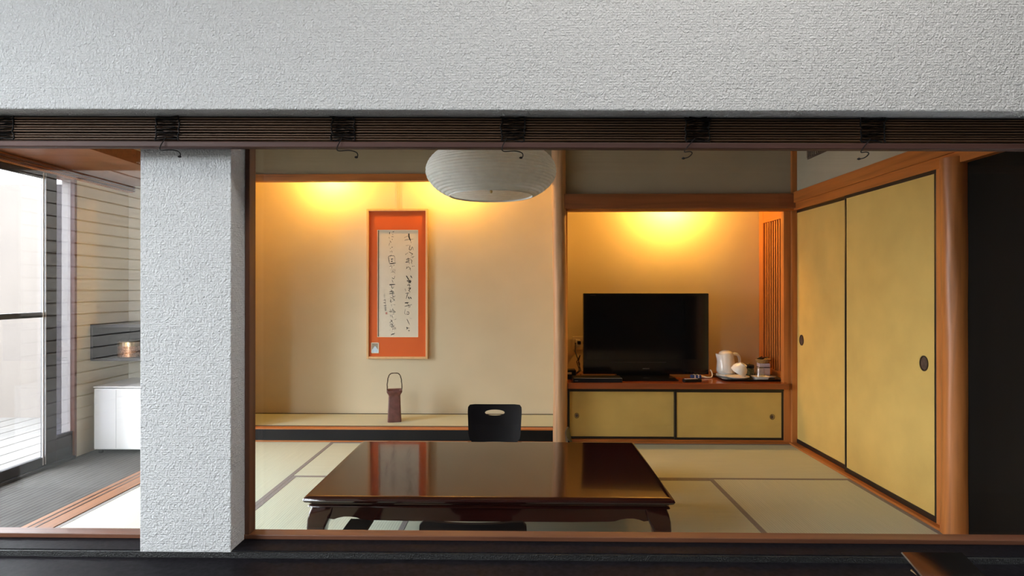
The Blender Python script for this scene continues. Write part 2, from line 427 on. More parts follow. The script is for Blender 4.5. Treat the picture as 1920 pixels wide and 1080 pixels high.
# ---- wall between bath and tatami room, below and beside the window
S(box('wall_near', 'plaster', -2.60, 4.6, 2.04, 2.07, -0.3, 0.375), 'plaster wall below the window')
S(box('wall_near_upper', 'plaster', -2.60, 4.6, 2.04, 2.07, 1.80, 2.6), 'plaster wall above the window')
S(box('wall_near_beside', 'plaster', -2.60, -2.35, 1.93, 2.07, -0.03, 1.81), 'plaster wall left of the window')
S(box('wall_near_corner', 'plaster', -4.6, -3.30, 2.04, 2.07, -0.3, 2.6), 'outer plaster wall at the veranda corner')
w4 = struct(thing('added_end_window', 'added glazed opening at the veranda end, letting daylight onto the fridge', 'window')); del w4['category']  # out-of-view glazing added so daylight reaches the fridge front
box('stile', 'alu_dark', -3.30, -3.25, 2.02, 2.06, 0.0, 2.04, w4)
box('stile', 'alu_dark', -2.65, -2.60, 2.02, 2.06, 0.0, 2.04, w4)
box('rail', 'alu_dark', -3.25, -2.65, 2.02, 2.06, 0.0, 0.07, w4)
box('rail', 'alu_dark', -3.25, -2.65, 2.02, 2.06, 1.98, 2.04, w4)
box('pane', 'glass', -3.25, -2.65, 2.038, 2.043, 0.07, 1.98, w4)
S(box('wall_near_right', 'plaster', 2.35, 4.6, 1.93, 2.07, 0.36, 1.81), 'plaster wall right of the window')
w1 = S(thing('window_1', 'fixed interior window with brown wooden frame', 'window'), None)
del w1['category']
box('frame_sill', 'frame_brown', -2.35, 2.35, 2.012, 2.062, 0.383, 0.3985, w1, 0.002)
box('frame_head', 'frame_brown', -2.35, 2.35, 2.012, 2.062, 1.765, 1.80, w1, 0.002)
box('frame_post', 'frame_brown_v', -0.953, -0.937, 2.014, 2.062, 0.398, 1.77, w1, 0.002)
box('frame_post', 'frame_brown_v', -1.268, -1.252, 2.032, 2.062, 0.398, 1.77, w1, 0.002)
box('pane', 'glass', -2.35, -1.262, 2.040, 2.046, 0.398, 1.768, w1)
box('pane', 'glass', -0.946, 2.35, 2.040, 2.046, 0.398, 1.768, w1)

# ---- tatami room shell
S(box('floor', 'under', -3.4, 3.4, 2.07, 5.6, -0.12, -0.045), 'wooden subfloor under the mats')
S(box('ceiling', 'ceiling', -2.6, 3.4, 2.07, 5.6, 2.45, 2.5), 'cedar board ceiling')
# far wall pieces
S(box('wall_back', 'plaster', -2.55, 0.36, 5.345, 5.42, 0.0, 2.45), 'beige sand plaster wall at the back of the picture alcove')
S(box('wall_alcove_left', 'plaster', -2.60, -2.485, 4.80, 5.345, 0.0, 2.45), 'beige plaster side wall of the picture alcove')
S(box('wall_alcove_blocker', 'plaster', -2.60, -2.24, 4.775, 4.82, 0.0, 2.12), 'plaster wing wall added at the left of the picture alcove to block daylight')  # hidden by the pillar; added to keep daylight off the alcove's left
S(box('wall_alcove_divider', 'plaster', 0.30, 0.355, 4.81, 5.46, 0.0, 2.45), 'plaster wall between the two alcoves')
S(box('wall_back_television', 'plaster', 0.34, 2.25, 5.44, 5.50, 0.0, 2.45), 'beige sand plaster wall behind the television')
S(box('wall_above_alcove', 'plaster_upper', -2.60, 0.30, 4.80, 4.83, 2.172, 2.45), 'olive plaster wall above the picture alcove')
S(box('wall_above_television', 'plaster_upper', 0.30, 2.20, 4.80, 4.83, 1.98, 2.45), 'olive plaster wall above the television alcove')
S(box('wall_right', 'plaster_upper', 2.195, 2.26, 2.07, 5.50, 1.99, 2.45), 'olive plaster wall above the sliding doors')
S(box('wall_right_side', 'plaster', 2.20, 2.26, 4.80, 5.5, 0.0, 2.0), 'plaster wall beside the television alcove')
S(box('wall_corridor', 'dark_door', 3.3, 3.36, 2.07, 3.4, -0.1, 2.45), 'dark wall')
# timber
S(box('trim_3', 'cedar_x', -2.60, 0.27, 4.775, 4.84, 2.118, 2.174, bev=0.002), 'orange cedar lintel over the picture alcove')
S(box('trim_4', 'lintel_x', 0.252, 2.20, 4.735, 4.82, 1.885, 2.000, bev=0.002), 'red-brown lintel over the television alcove')
S(box('trim_5', 'cedar_x', 0.35, 2.20, 4.765, 4.83, 1.866, 1.887, bev=0.001), 'thin orange strip under the television lintel')
def log_post(name, cx, cy, r, z0, z1, label, mat='log'):
    rings = []
    rnd = random.Random(3)
    ph = [rnd.uniform(0, 6) for _ in range(6)]
    for k in range(41):
        z = z0 + (z1 - z0)*k/40
        ring = []
        for j in range(20):
            a = 2*math.pi*j/20
            d = 1 + 0.030*math.sin(3*a + ph[0] + 1.1*z) + 0.022*math.sin(7*a + ph[1] + 6*z + 2*math.sin(4*z)) + 0.016*math.sin(5*a + ph[2] - 9*z)
            ring.append((cx + r*d*math.cos(a) + 0.006*math.sin(2.1*z), cy + r*d*math.sin(a), z))
        rings.append(ring)
    return S(MB().loft(rings).build(name, mat, smooth=True), label)
log_post('trim_6', 0.297, 4.775, 0.056, 0.0, 2.45, 'pale peeled log post between the two alcoves')
S(box('trim_7', 'cedar_z', 0.330, 0.362, 4.80, 4.86, 0.0, 1.90, bev=0.001), 'orange cedar jamb beside the log post')
S(box('trim_8', 'cedar_z', 2.10, 2.20, 4.80, 4.86, 0.0, 1.90, bev=0.002), 'orange cedar corner jamb of the television alcove')
S(box('trim_9', 'cedar_z', 2.155, 2.20, 4.775, 4.82, 0.0, 2.45, bev=0.002), 'orange cedar corner post')
# nageshi beam on the right wall, in two stepped mouldings
S(box('trim_10', 'cedar_y', 2.150, 2.20, 2.07, 4.80, 1.925, 2.010, bev=0.002), 'orange cedar beam above the sliding doors')
S(box('trim_11', 'cedar_y', 2.165, 2.25, 2.07, 4.80, 1.868, 1.926, bev=0.002), 'orange cedar head track above the sliding doors')
S(box('trim_12', 'cedar_y', 2.135, 2.26, 2.07, 4.80, -0.04, 0.012, bev=0.002), 'orange cedar floor track of the sliding doors')
log_post('trim_13', 2.185, 3.03, 0.063, 0.0, 1.90, 'brown peeled log post at the end of the sliding doors', 'cedar_z')
S(box('trim_14', 'cedar_z', 2.168, 2.25, 3.08, 3.145, 0.0, 1.88, bev=0.002), 'orange cedar jamb beside the log post on the right')
# right dark door beyond the post
d3 = struct(box('door_3', 'dark_door', 2.205, 2.235, 2.07, 3.02, 0.012, 1.868), 'dark stained sliding door past the right log post')
box('pull', 'pull_rim', 2.198, 2.206, 2.16, 2.22, 0.80, 0.90, d3)

# ---- sliding fusuma doors on the right wall
def oval_pull(name, parent, cx, cy, cz, ry, rz, normal, mat_in='pull', mat_rim='pull_rim'):
    """recessed oval finger pull facing -X or -Y"""
    def P(a, s, d):
        u, w = s*ry*math.cos(a), s*rz*math.sin(a)
        return (cx + d, cy + u, cz + w) if normal == 'X' else (cx + u, cy + d, cz + w)
    N = 28
    ang = [2*math.pi*k/N for k in range(N)]
    rim = MB().loft([[P(a, 1.0, 0.001) for a in ang], [P(a, 1.0, -0.003) for a in ang], [P(a, 0.86, -0.003) for a in ang], [P(a, 0.82, 0.001) for a in ang]], cap=False)
    o = rim.build(name, mat_rim, parent, smooth=True)
    MB().loft([[P(a, 0.84, 0.0005) for a in ang], [P(a, 0.4, -0.0006) for a in ang], [P(a, 0.05, -0.0006) for a in ang]], cap=True).build('pull_cup', mat_in, o, smooth=True)
    return o
def fusuma(name, label, x, y0, y1, z0, z1, hy):
    d = struct(thing(name, label, 'door'), label); del d['category']
    t = 0.022; e = 0.020
    box('paper_panel', 'fusuma', x + 0.004, x + t, y0 + e, y1 - e, z0 + e, z1 - e, d)
    box('edging', 'frame_black', x, x + t, y0, y1, z1 - e, z1, d, 0.001)
    box('edging', 'frame_black', x, x + t, y0, y1, z0, z0 + e + 0.012, d, 0.001)
    box('edging', 'frame_black', x + 0.001, x + t, y0, y0 + 0.014, z0 + e, z1 - e, d, 0.001)
    box('edging', 'frame_black', x + 0.001, x + t, y1 - 0.014, y1, z0 + e, z1 - e, d, 0.001)
    oval_pull('finger_pull', d, x + 0.003, hy, 0.838, 0.034, 0.042, 'X')
    return d
fusuma('door_1', 'golden sliding paper door nearest the television alcove', 2.192, 3.985, 4.800, 0.012, 1.868, 4.70)
fusuma('door_2', 'golden sliding paper door beside the right log post', 2.168, 3.145, 4.030, 0.012, 1.868, 3.243)

# ---- picture alcove floor
S(box('trim_15', 'lacquer_black', -2.48, 0.245, 4.775, 4.85, 0.012, 0.100, bev=0.002), 'black lacquered front beam of the picture alcove')
S(box('trim_16', 'cedar_x', -2.48, 0.245, 4.777, 4.85, 0.100, 0.109, bev=0.001), 'thin orange wood edge on the alcove front beam')
S(box('trim_17', 'cedar_x', -2.48, 2.13, 4.775, 4.86, -0.04, 0.012), 'orange wood strip at the foot of the back wall')
al = struct(box('floor_alcove', 'under', -2.485, 0.30, 4.85, 5.345, 0.0, 0.100), 'raised alcove floor')
am = thing('alcove_mat', 'long thin rush mat with black borders on the raised alcove floor', 'mat', (0, 0, 0.100))
box('rush_cover', 'tatami_x', -2.485, 0.298, 4.868, 5.328, 0.0, 0.010, am)
box('border', 'heri_dark', -2.485, 0.298, 4.850, 4.870, 0.0, 0.011, am)
box('border', 'heri_dark', -2.485, 0.298, 5.326, 5.345, 0.0, 0.013, am)
box('border', 'heri_dark', 0.280, 0.298, 4.870, 5.326, 0.0, 0.012, am)

# ---- veranda
S(box('floor_veranda', 'carpet', -3.30, -2.60, 2.07, 4.90, -0.03, 0.0), 'grey ribbed carpet floor of the veranda')
tr = S(box('trim_18', 'track_wood', -2.605, -2.435, 2.07, 4.90, -0.04, 0.004, bev=0.001), 'orange cedar sliding track between veranda and mats')
box('groove', 'frame_black', -2.572, -2.562, 2.07, 4.88, 0.003, 0.0048, tr)
box('groove', 'frame_black', -2.532, -2.522, 2.07, 4.88, 0.003, 0.0048, tr)
S(box('wall_veranda_back', 'veranda_wall', -3.42, -2.60, 4.90, 4.96, -0.03, 2.12), 'beige plaster end wall of the veranda')
S(box('wall_left', 'veranda_wall', -3.40, -3.30, 4.306, 4.90, -0.03, 2.12), 'beige plaster side wall of the veranda')
S(box('ceiling_veranda', 'lintel_x', -3.42, -2.60, 2.07, 4.96, 2.10, 2.16), 'brown cedar veranda ceiling')
hd = S(box('trim_19', 'cedar_y', -3.42, -3.26, 2.07, 4.90, 2.045, 2.10, bev=0.003), 'brown head beam over the veranda glass doors')
box('track_lip', 'frame_brown', -3.265, -3.245, 2.07, 4.90, 2.050, 2.062, hd)
box('track_lip', 'frame_brown', -3.265, -3.245, 2.07, 4.90, 2.074, 2.086, hd)
S(box('trim_20', 'lintel_x', -2.60, -2.47, 2.07, 4.80, 2.040, 2.130, bev=0.002), 'brown lintel between veranda and mats')
S(box('wall_above_veranda', 'veranda_wall', -2.60, -2.53, 2.07, 4.80, 2.13, 2.45), 'cream wall above the veranda lintel')
S(box('trim_21', 'frame_brown_v', -3.32, -3.285, 4.284, 4.306, -0.02, 2.06, bev=0.002), 'brown wooden jamb at the end of the veranda glass doors')
S(box('baseboard_veranda', 'frame_brown', -3.30, -2.60, 4.888, 4.90, 0.0, 0.05), 'dark baseboard of the veranda')
# sliding glass doors of the veranda
sillv = S(box('trim_22', 'alu_dark', -3.40, -3.27, 2.07, 4.28, -0.02, 0.022, bev=0.002), 'dark metal sill of the veranda glass doors')
w2 = struct(thing('window_2', 'dark framed sliding glass door of the veranda', 'window')); del w2['category']
def glass_door(w, x, y0, y1, sw, rail=True):
    box('stile', 'alu_dark', x, x + 0.03, y0, y0 + 0.05, 0.022, 2.045, w, 0.003)
    box('stile', 'alu_dark', x, x + 0.03, y1 - sw, y1, 0.022, 2.045, w, 0.003)
    box('rail', 'alu_dark', x, x + 0.03, y0 + 0.05, y1 - sw, 0.022, 0.085, w, 0.003)
    box('rail', 'alu_dark', x, x + 0.03, y0 + 0.05, y1 - sw, 2.00, 2.045, w, 0.003)
    box('pane', 'glass', x + 0.012, x + 0.017, y0 + 0.05, y1 - sw, 0.085, 2.0, w)
    if rail: box('middle_rail', 'alu_dark', x + 0.002, x + 0.028, y0 + 0.05, y1 - sw, 1.045, 1.082, w, 0.003)
glass_door(w2, -3.325, 3.05, 4.13, 0.105)
box('highlight_trim', 'alu_light', -3.300, -3.292, 4.005, 4.015, 0.03, 2.04, w2)  # pale metal strips stand in for highlights along the stile edge
box('highlight_trim', 'alu_light', -3.300, -3.292, 4.027, 4.033, 0.03, 2.04, w2)
w3 = struct(thing('window_3', 'near sliding glass door of the veranda', 'window')); del w3['category']
glass_door(w3, -3.365, 2.08, 3.12, 0.06)
box('side_pane', 'tint', -3.318, -3.312, 4.13, 4.285, 0.20, 2.045, w2)
box('kick_panel', 'alu_dark', -3.325, -3.300, 4.13, 4.285, 0.022, 0.20, w2)

# ---- outdoors
S(box('ground', 'gravel', -14, -2.8, -8, 14, -0.35, -0.25), 'pale gravel ground outside')
dk = struct(bpy.data.objects.new('floor_deck', None), 'grey weathered board deck outside the veranda'); col.objects.link(dk)
x = -3.45; k = 0
while x > -6.0:
    box('plank', 'deck', x - 0.098, x, 1.95, 5.9, -0.09, -0.06 - 0.002*(k % 2), dk)
    x -= 0.104; k += 1
box('joist', 'fence_gap', -6.0, -3.45, 2.0, 5.88, -0.25, -0.092, dk)
S(box('wall_garden', 'outer_wall', -7.0, -3.42, 5.90, 6.0, -0.25, 2.30), 'pinkish garden wall at the end of the deck')
S(box('roof_over_veranda', 'cedar_y', -3.42, -2.55, 2.04, 5.0, 2.16, 2.20), 'veranda roof boards')
fn = struct(bpy.data.objects.new('fence', None), 'pale horizontal board fence outside the bath'); col.objects.link(fn)
z = -0.25; k = 0
while z < 2.58:
    box('board', 'fence', -4.33, -4.30, -7.0, 1.6, z, z + 0.101, fn)
    z += 0.114; k += 1
box('batten', 'fence_gap', -4.38, -4.335, -7.0, 1.6, -0.25, 2.66, fn)

# ================================================================== TATAMI MATS
def tatami(label, x0, x1, y0, y1, along, half=False):
    t = thing('tatami_mat', label, 'tatami mat', ((x0+x1)/2, (y0+y1)/2, -0.0463), 0, 'tatami mats on the floor')
    w, d = (x1-x0)/2 - 0.0008, (y1-y0)/2 - 0.0008
    b = 0.028
    if along == 'Y':
        box('rush_cover', 'tatami_y', -w + b, w - b, -d, d, 0.0, 0.045, t)
        for s in (-1, 1):
            a0, a1 = sorted((s*w, s*(w - b)))
            box('border', 'heri', a0, a1, -d, d, 0.0, 0.0462, t)
    else:
        box('rush_cover', 'tatami_x', -w, w, -d + b, d - b, 0.0, 0.045, t)
        for s in (-1, 1):
            a0, a1 = sorted((s*d, s*(d - b)))
            box('border', 'heri', -w, w, a0, a1, 0.0, 0.0462, t)
    return t
XL, XA, XB, XC, XR = -2.435, -1.525, -0.612, 1.215, 2.135
Y0, Y1, Y2, Y3 = 2.072, 2.965, 3.885, 4.775
tatami('brightly lit rush mat along the veranda track, reaching back to the alcove', XL, XA, Y1, Y3, 'Y')
tatami('rush mat in the near left corner beside the veranda track', XL, XA, Y0, Y1, 'X')
tatami('rush mat below the picture alcove, behind the table', XA, 0.305, Y2, Y3, 'X')
tatami('rush mat in front of the low sliding door cabinet', 0.305, XR, Y2, Y3, 'X')
tatami('pale ribbed rush mat under the left legs of the table', XA, XB, Y0, Y2, 'Y')
tatami('rush mat under the middle of the table', XB, XC, Y1, Y2, 'X')
tatami('rush mat under the near chair, against the window wall', XB, XC, Y0, Y1, 'X')
tatami('shaded rush mat along the golden sliding doors on the right', XC, XR, Y0, Y2, 'Y')

# ================================================================== BAMBOO BLIND
bl = thing('bamboo_blind', 'folded brown bamboo blind tied with black cords across the window top', 'blind', (0, 1.862, 1.781))
bl.rotation_euler = (0, R(0.42), 0)
rnd = random.Random(11)
slat_me = None
for k in range(9):
    z = -0.008 - 0.0082*k
    ang = [(-0.006, -0.0012), (-0.0045, -0.0022), (0.006, -0.0022), (0.008, -0.0015), (0.008, 0.0012), (0.006, 0.002), (-0.0045, 0.002), (-0.006, 0.001)]
    if slat_me is None:
        o = MB().prism(ang, 'X', -2.34, 2.34).build('slat', 'slat', bl); slat_me = o.data
    else:
        o = bpy.data.objects.new('slat', slat_me); col.objects.link(o); o.parent = bl
    o.location = (0, rnd.uniform(-0.003, 0.003), z)
    o.rotation_euler = (R(rnd.uniform(-8, 8)), R(rnd.uniform(-0.02, 0.02)), 0)
for k in range(6):
    box('inner_slat', 'slat_shade', -2.34, 2.34, 0.010, 0.030, -0.016 - 0.0115*k, -0.008 - 0.0115*k, bl)
MB().prism(rrect(0.030, 0.0195, 0.004, 3, 0.004, -0.0905), 'X', -2.34, 2.34).build('bottom_rail', 'rail', bl)
box('head_rail', 'slat_shade', -2.34, 2.34, 0.002, 0.034, -0.004, 0.016, bl)
for ci, (cx, tail) in enumerate([(-1.655, 0), (-1.125, 1), (-0.565, 2), (-0.030, 3), (0.545, 4), (1.085, 5), (1.640, 6)]):
    rn = random.Random(50 + ci)
    w = 0.036
    c = MB()
    for s in range(3):
        pts = []
        n = 10
        for k in range(n + 1):
            zz = -0.004 - 0.074*k/n
            side = 1 if (k + s) % 2 else -1
            pts.append((cx + side*w*rn.uniform(0.75, 1.08) + 0.004*(s-1), -0.0085 - 0.004*rn.random(), zz + rn.uniform(-0.003, 0.003)))
        c.tube(pts, 0.0021, 5)
    for s in (-1, 1):
        c.tube([(cx + s*w + rn.uniform(-.004, .004), -0.0095, -0.002 - 0.0085*k) for k in range(10)], 0.0022, 5)
    co = c.build('cord_binding', 'cord', bl, smooth=True)
    # loose tail that loops down over the rail
    lp = []
    ox = cx + rn.uniform(-0.02, 0.01); sw = rn.choice((-1, 1))
    for k in range(25):
        a = k/24
        lp.append((ox - 0.026*math.sin(a*6.0)*(1 - 0.35*a) + sw*0.040*a, -0.015 - 0.012*math.sin(a*3.1), -0.070 - 0.054*math.sin(min(a*1.3, 1)*math.pi*0.6) - 0.010*math.sin(a*8)))
    MB().tube(lp, 0.0017, 5).build('loose_tail', 'cord', co, smooth=True)
    MB().lathe([(0.0001, 0.0), (0.005, 0.002), (0.0055, 0.005), (0.0001, 0.008)], 10, lp[-1][0], lp[-1][1], False).build('knot', 'cord', co, smooth=True).location = (0, 0, lp[-1][2] - 0.004)

# ================================================================== PAPER LANTERN
la = thing('paper_lantern', 'oblate white paper pendant lantern hanging above the table', 'lamp', (-0.157, 2.95, 1.825))
A, B = 0.320, 0.157
def shade_profile(off=0.0):
    prof = []
    a0 = -math.acos(0.647) ; a1 = math.acos(0.40)
    n = 23*6
    for k in range(n + 1):
        a = a0 + (a1 - a0)*k/n
        rib = 0.0048*abs(math.sin(math.pi*k/6))
        rr = A + rib + off
        prof.append((rr*math.cos(a), (B + rib + off)*math.sin(a)))
    return prof
seg = 72
po, pi_ = shade_profile(), shade_profile(-0.0016)
rings = [[(r*math.cos(2*math.pi*j/seg), r*math.sin(2*math.pi*j/seg), z + 0.002*math.sin(2*math.pi*j/seg + 0.4)) for j in range(seg)] for r, z in po]
sh = MB().loft(rings, cap=False).build('shade', 'paper_shade', la, smooth=True, angle=80)
rb = 0.647*A; zb = -B*math.sin(math.acos(0.647))
for (rr, zz) in ((rb, zb), (0.40*A, B*math.sin(math.acos(0.40)))):
    MB().tube([(rr*math.cos(2*math.pi*j/48), rr*math.sin(2*math.pi*j/48), zz + 0.002*math.sin(2*math.pi*j/48 + .4)) for j in range(48)], 0.0045, 8, closed=True).build('rim_ring', 'white_paint', la, smooth=True)
for j in range(8):
    a = 2*math.pi*(j + 0.18)/8
    pts = [((r + 0.0006)*math.cos(a), (r + 0.0006)*math.sin(a), z) for r, z in po[::4]]
    MB().tube(pts, 0.0010, 5).build('paper_seam', 'paper_shade', sh, smooth=True)
MB().tube([(0, 0, 0.10), (0, 0, 0.62)], 0.004, 8).build('cord', 'white_paint', la)
MB().lathe([(0.022, 0.115), (0.024, 0.09), (0.018, 0.06), (0.016, 0.03)], 20).build('socket', 'white_paint', la, smooth=True)
bu = MB().lathe([(0.014, 0.032), (0.03, 0.0), (0.034, -0.03), (0.024, -0.06), (0.004, -0.073)], 20).build('bulb', 'bulb_off', la, smooth=True)
fi = MB().lathe([(0.0025, -0.02), (0.0025, -0.088), (0.006, -0.092), (0.0075, -0.098), (0.006, -0.104), (0.001, -0.108)], 14).build('finial', 'brass', la, smooth=True)
for j in range(3):
    a = 2*math.pi*j/3 + 0.5
    MB().tube([(0.02*math.cos(a), 0.02*math.sin(a), 0.10), (0.40*A*math.cos(a), 0.40*A*math.sin(a), B*math.sin(math.acos(0.40)))], 0.002, 6).build('hanger_wire', 'white_paint', la)

# ================================================================== LOW TABLE
TX0, TX1, TY0, TY1 = -0.945, 0.645, 2.55, 3.495
tb = thing('low_table', 'glossy dark red-brown lacquered low table in the middle of the mats', 'table', ((TX0+TX1)/2, (TY0+TY1)/2, 0))
hw, hd_ = (TX1-TX0)/2, (TY1-TY0)/2
def rect_ring(w, d, z, r=0.012):
    return [(x, y, z) for x, y in rrect(2*w, 2*d, r, 3)]
prof = [(-0.020, 0.3405), (-0.006, 0.3400), (0.006, 0.334), (0.010, 0.326), (0.006, 0.318), (-0.004, 0.312), (-0.018, 0.308), (-0.018, 0.302), (-0.010, 0.298), (-0.008, 0.293), (-0.016, 0.289), (-0.03, 0.287)]
MB().loft([rect_ring(hw + o_, hd_ + o_, z_) for o_, z_ in prof]).build('tabletop', 'lacquer_red', tb, smooth=True, angle=25)
def apron_outline(L):
    """board with a scalloped lower edge, from -L to L; upper edge at .29"""
    pts = [(-L, 0.29)]
    low = 0.232
    left = [(-L, 0.236), (-L + 0.02, 0.236), (-L + 0.05, 0.238), (-L + 0.075, 0.236), (-L + 0.09, 0.234), (-L + 0.11, 0.241), (-L + 0.135, 0.246), (-L + 0.165, 0.246), (-L + 0.19, 0.242), (-L + 0.215, 0.234), (-L + 0.24, low), (-L + 0.40, low - 0.003)]
    pts += left + [(-x, z) for x, z in reversed(left)] + [(L, 0.29)]
    return pts
for s in (-1, 1):
    y = s*(hd_ - 0.035)
    MB().prism(apron_outline(hw - 0.03), 'Y', y - 0.011, y + 0.011).build('apron', 'lacquer_red', tb)
    xx = s*(hw - 0.035)
    MB().prism(apron_outline(hd_ - 0.03), 'X', xx - 0.011, xx + 0.011).build('apron', 'lacquer_red', tb)
for sx in (-1, 1):
    for sy in (-1, 1):
        rings = []
        for z, out, w in [(0.292, -0.010, 0.098), (0.265, 0.000, 0.100), (0.235, 0.006, 0.094), (0.20, 0.008, 0.080), (0.16, 0.005, 0.070), (0.11, -0.003, 0.062), (0.06, -0.012, 0.056), (0.03, -0.012, 0.060), (0.012, -0.008, 0.068), (0.0, -0.010, 0.064)]:
            ox, oy = sx*(hw + out - 0.012), sy*(hd_ + out - 0.012)
            x0_, y0_ = ox - sx*w, oy - sy*w
            pts = [(ox, oy), (x0_, oy), (x0_, y0_), (ox, y0_)]
            # chamfer the corners a little
            ring = []
            cxm, cym = (ox + x0_)/2, (oy + y0_)/2
            ring = [(p[0], p[1], z) for p in rrect(w, w, 0.012, 3, cxm, cym)]
            rings.append(ring)
        MB().loft(rings).build('leg', 'lacquer_red', tb, smooth=True, angle=50)

# ================================================================== LEGLESS CHAIRS
def make_chair(label):
    """faces +Y; the back stands at -Y and leans backwards; origin on the floor under the back's foot"""
    t = thing('legless_chair', label, 'chair', group='legless floor chairs')
    W, Hb = 0.40, 0.285           # back panel
    zc = 0.115 + Hb/2 + 0.075     # hole centre height along the panel
    N, K = 64, 9
    def outer(a):
        # rounded rectangle seen from the hole centre, narrower below
        best = None
        ca, sa = math.cos(a), math.sin(a)
        up, dn = 0.060, Hb - 0.060
        lo, hi = 0.0, 1.0
        def inside(u, w):
            if w > up or w < -dn: return False
            half = W/2 - 0.012*max(0, -w)/dn
            r = 0.030 if w > 0 else 0.065
            au = abs(u)
            if au > half: return False
            cz_ = up - r if w > 0 else -dn + r
            if au > half - r and ((w > cz_) if w > 0 else (w < cz_)):
                return (au - half + r)**2 + (w - cz_)**2 <= r*r
            return True
        for _ in range(30):
            mid = (lo + hi)/2
            if inside(mid*ca, mid*sa): lo = mid
            else: hi = mid
        return lo*ca, lo*sa
    tilt = R(13)
    def place(u, w, d):
        # w along the panel (0 = hole centre), d = thickness offset, curved in plan
        h = 0.342 + w
        bow = 0.60*u*u - 0.010 + 0.25*(w + 0.1)**2
        y, z = bow + d, h
        yy = y*math.cos(tilt) - (z - 0.05)*math.sin(tilt)
        zz = 0.05 + y*math.sin(tilt) + (z - 0.05)*math.cos(tilt)
        return (u, yy, zz)
    angs = [2*math.pi*k/N for k in range(N)]
    ho = [(0.073*math.cos(a), 0.021*math.sin(a)) for a in angs]
    ou = [outer(a) for a in angs]
    rings = []
    for d in (0.0055,):
        for k in range(K + 1):
            f = k/K
            rings.append([place(h[0]*(1-f) + o_[0]*f, h[1]*(1-f) + o_[1]*f, d) for h, o_ in zip(ho, ou)])
    for k in range(K, -1, -1):
        f = k/K
        rings.append([place(h[0]*(1-f) + o_[0]*f, h[1]*(1-f) + o_[1]*f, -0.0055) for h, o_ in zip(ho, ou)])
    rings.append(rings[0])
    MB().loft(rings, cap=False).build('backrest', 'chair', t, smooth=True, angle=45)
    # bent strip joining back and seat
    path = []
    for k in range(13):
        f = k/12
        a = R(-90 + 77*f)
        path.append((0.085 - 0.085*math.sin(R(77)*f)*1.0, 0.030 + 0.10*(1 - math.cos(R(77)*f))))
    path = [(0.14, 0.026)] + path
    sec = []
    for (y, z) in path:
        sec.append((y - 0.03, z))
    p_end = place(0, -0.20, -0.012)
    sec.append((p_end[1], p_end[2]))
    rings = []
    for i, (y, z) in enumerate(sec):
        a = Vector(sec[max(0, i-1)]); b = Vector(sec[min(len(sec)-1, i+1)])
        tn = (b - a).normalized(); nn = Vector((-tn.y, tn.x))*0.006
        w = 0.13
        rings.append([(-w, y + nn.x, z + nn.y), (w, y + nn.x, z + nn.y), (w, y - nn.x, z - nn.y), (-w, y - nn.x, z - nn.y)])
    MB().loft(rings).build('bent_support', 'chair', t, smooth=True, angle=50)
    st = rrect(0.41, 0.40, 0.07, 6, 0, 0.27)
    seat = MB().loft([[(x, y, 0.0) for x, y in [(p[0]*.96, .27 + (p[1]-.27)*.96) for p in st]], [(x, y, 0.010) for x, y in st], [(x, y, 0.030 + 0.05*x*x) for x, y in st], [(x*.97, .27 + (y-.27)*.97, 0.033 + 0.05*x*x) for x, y in st]])
    seat.build('seat', 'chair', t, smooth=True, angle=40)
    return t
ch = make_chair('black legless chair with oval hand hole facing the table from the alcove side')
ch.location = (-0.204, 4.275, 0.0); ch.rotation_euler = (0, 0, R(180)); ch.scale = (0.985, 1, 1.0)
c2 = copy_tree(ch); c2['label'] = 'black legless chair seen from behind under the near edge of the table'
c2.location = (-0.182, 2.222, 0.0); c2.rotation_euler = (0, 0, 0)
c3 = copy_tree(ch); c3['label'] = 'black legless chair turned sideways behind the table near the log post'
c3.location = (0.345, 3.80, 0.0); c3.rotation_euler = (0, 0, R(-94)); c3.scale = (0.985, 0.86, 0.80)

ar = thing('armrest', 'black lacquered low armrest standing under the left end of the table', 'armrest', (-0.725, 2.42, 0))
MB().prism([(-0.055, 0.195), (-0.05, 0.205), (0.05, 0.205), (0.055, 0.195), (0.05, 0.188), (-0.05, 0.188)], 'Y', -0.24, 0.24).build('top_board', 'chair', ar, bev=0.002)
for s in (-1, 1):
    MB().prism([(-0.045, 0.188), (0.045, 0.188), (0.022, 0.10), (0.05, 0.012), (0.05, 0.0), (-0.05, 0.0), (-0.05, 0.012), (-0.022, 0.10)], 'Y', s*0.18 - 0.012, s*0.18 + 0.012).build('leg', 'chair', ar, bev=0.002)
box('stretcher', 'chair_edge', -0.012, 0.012, -0.17, 0.17, 0.06, 0.085, ar)

# ================================================================== PICTURE
PX0, PX1, PZ0, PZ1 = -1.406, -0.852, 0.612, 1.962
YP = 5.345
pc = thing('framed_calligraphy', 'tall framed calligraphy with vermilion mat hanging in the alcove', 'picture', ((PX0+PX1)/2, YP, PZ0))
pw, ph_ = (PX1-PX0)/2, PZ1-PZ0
FW = 0.020
for s in (-1, 1):
    a0, a1 = sorted((s*pw, s*(pw - FW)))
    box('frame_bar', 'picture_frame', a0, a1, -0.045, -0.004, 0, ph_, pc, 0.003)
box('frame_bar', 'picture_frame', -pw + FW, pw - FW, -0.044, -0.004, 0, FW, pc, 0.003)
box('frame_bar', 'picture_frame', -pw + FW, pw - FW, -0.044, -0.004, ph_ - FW, ph_, pc, 0.003)
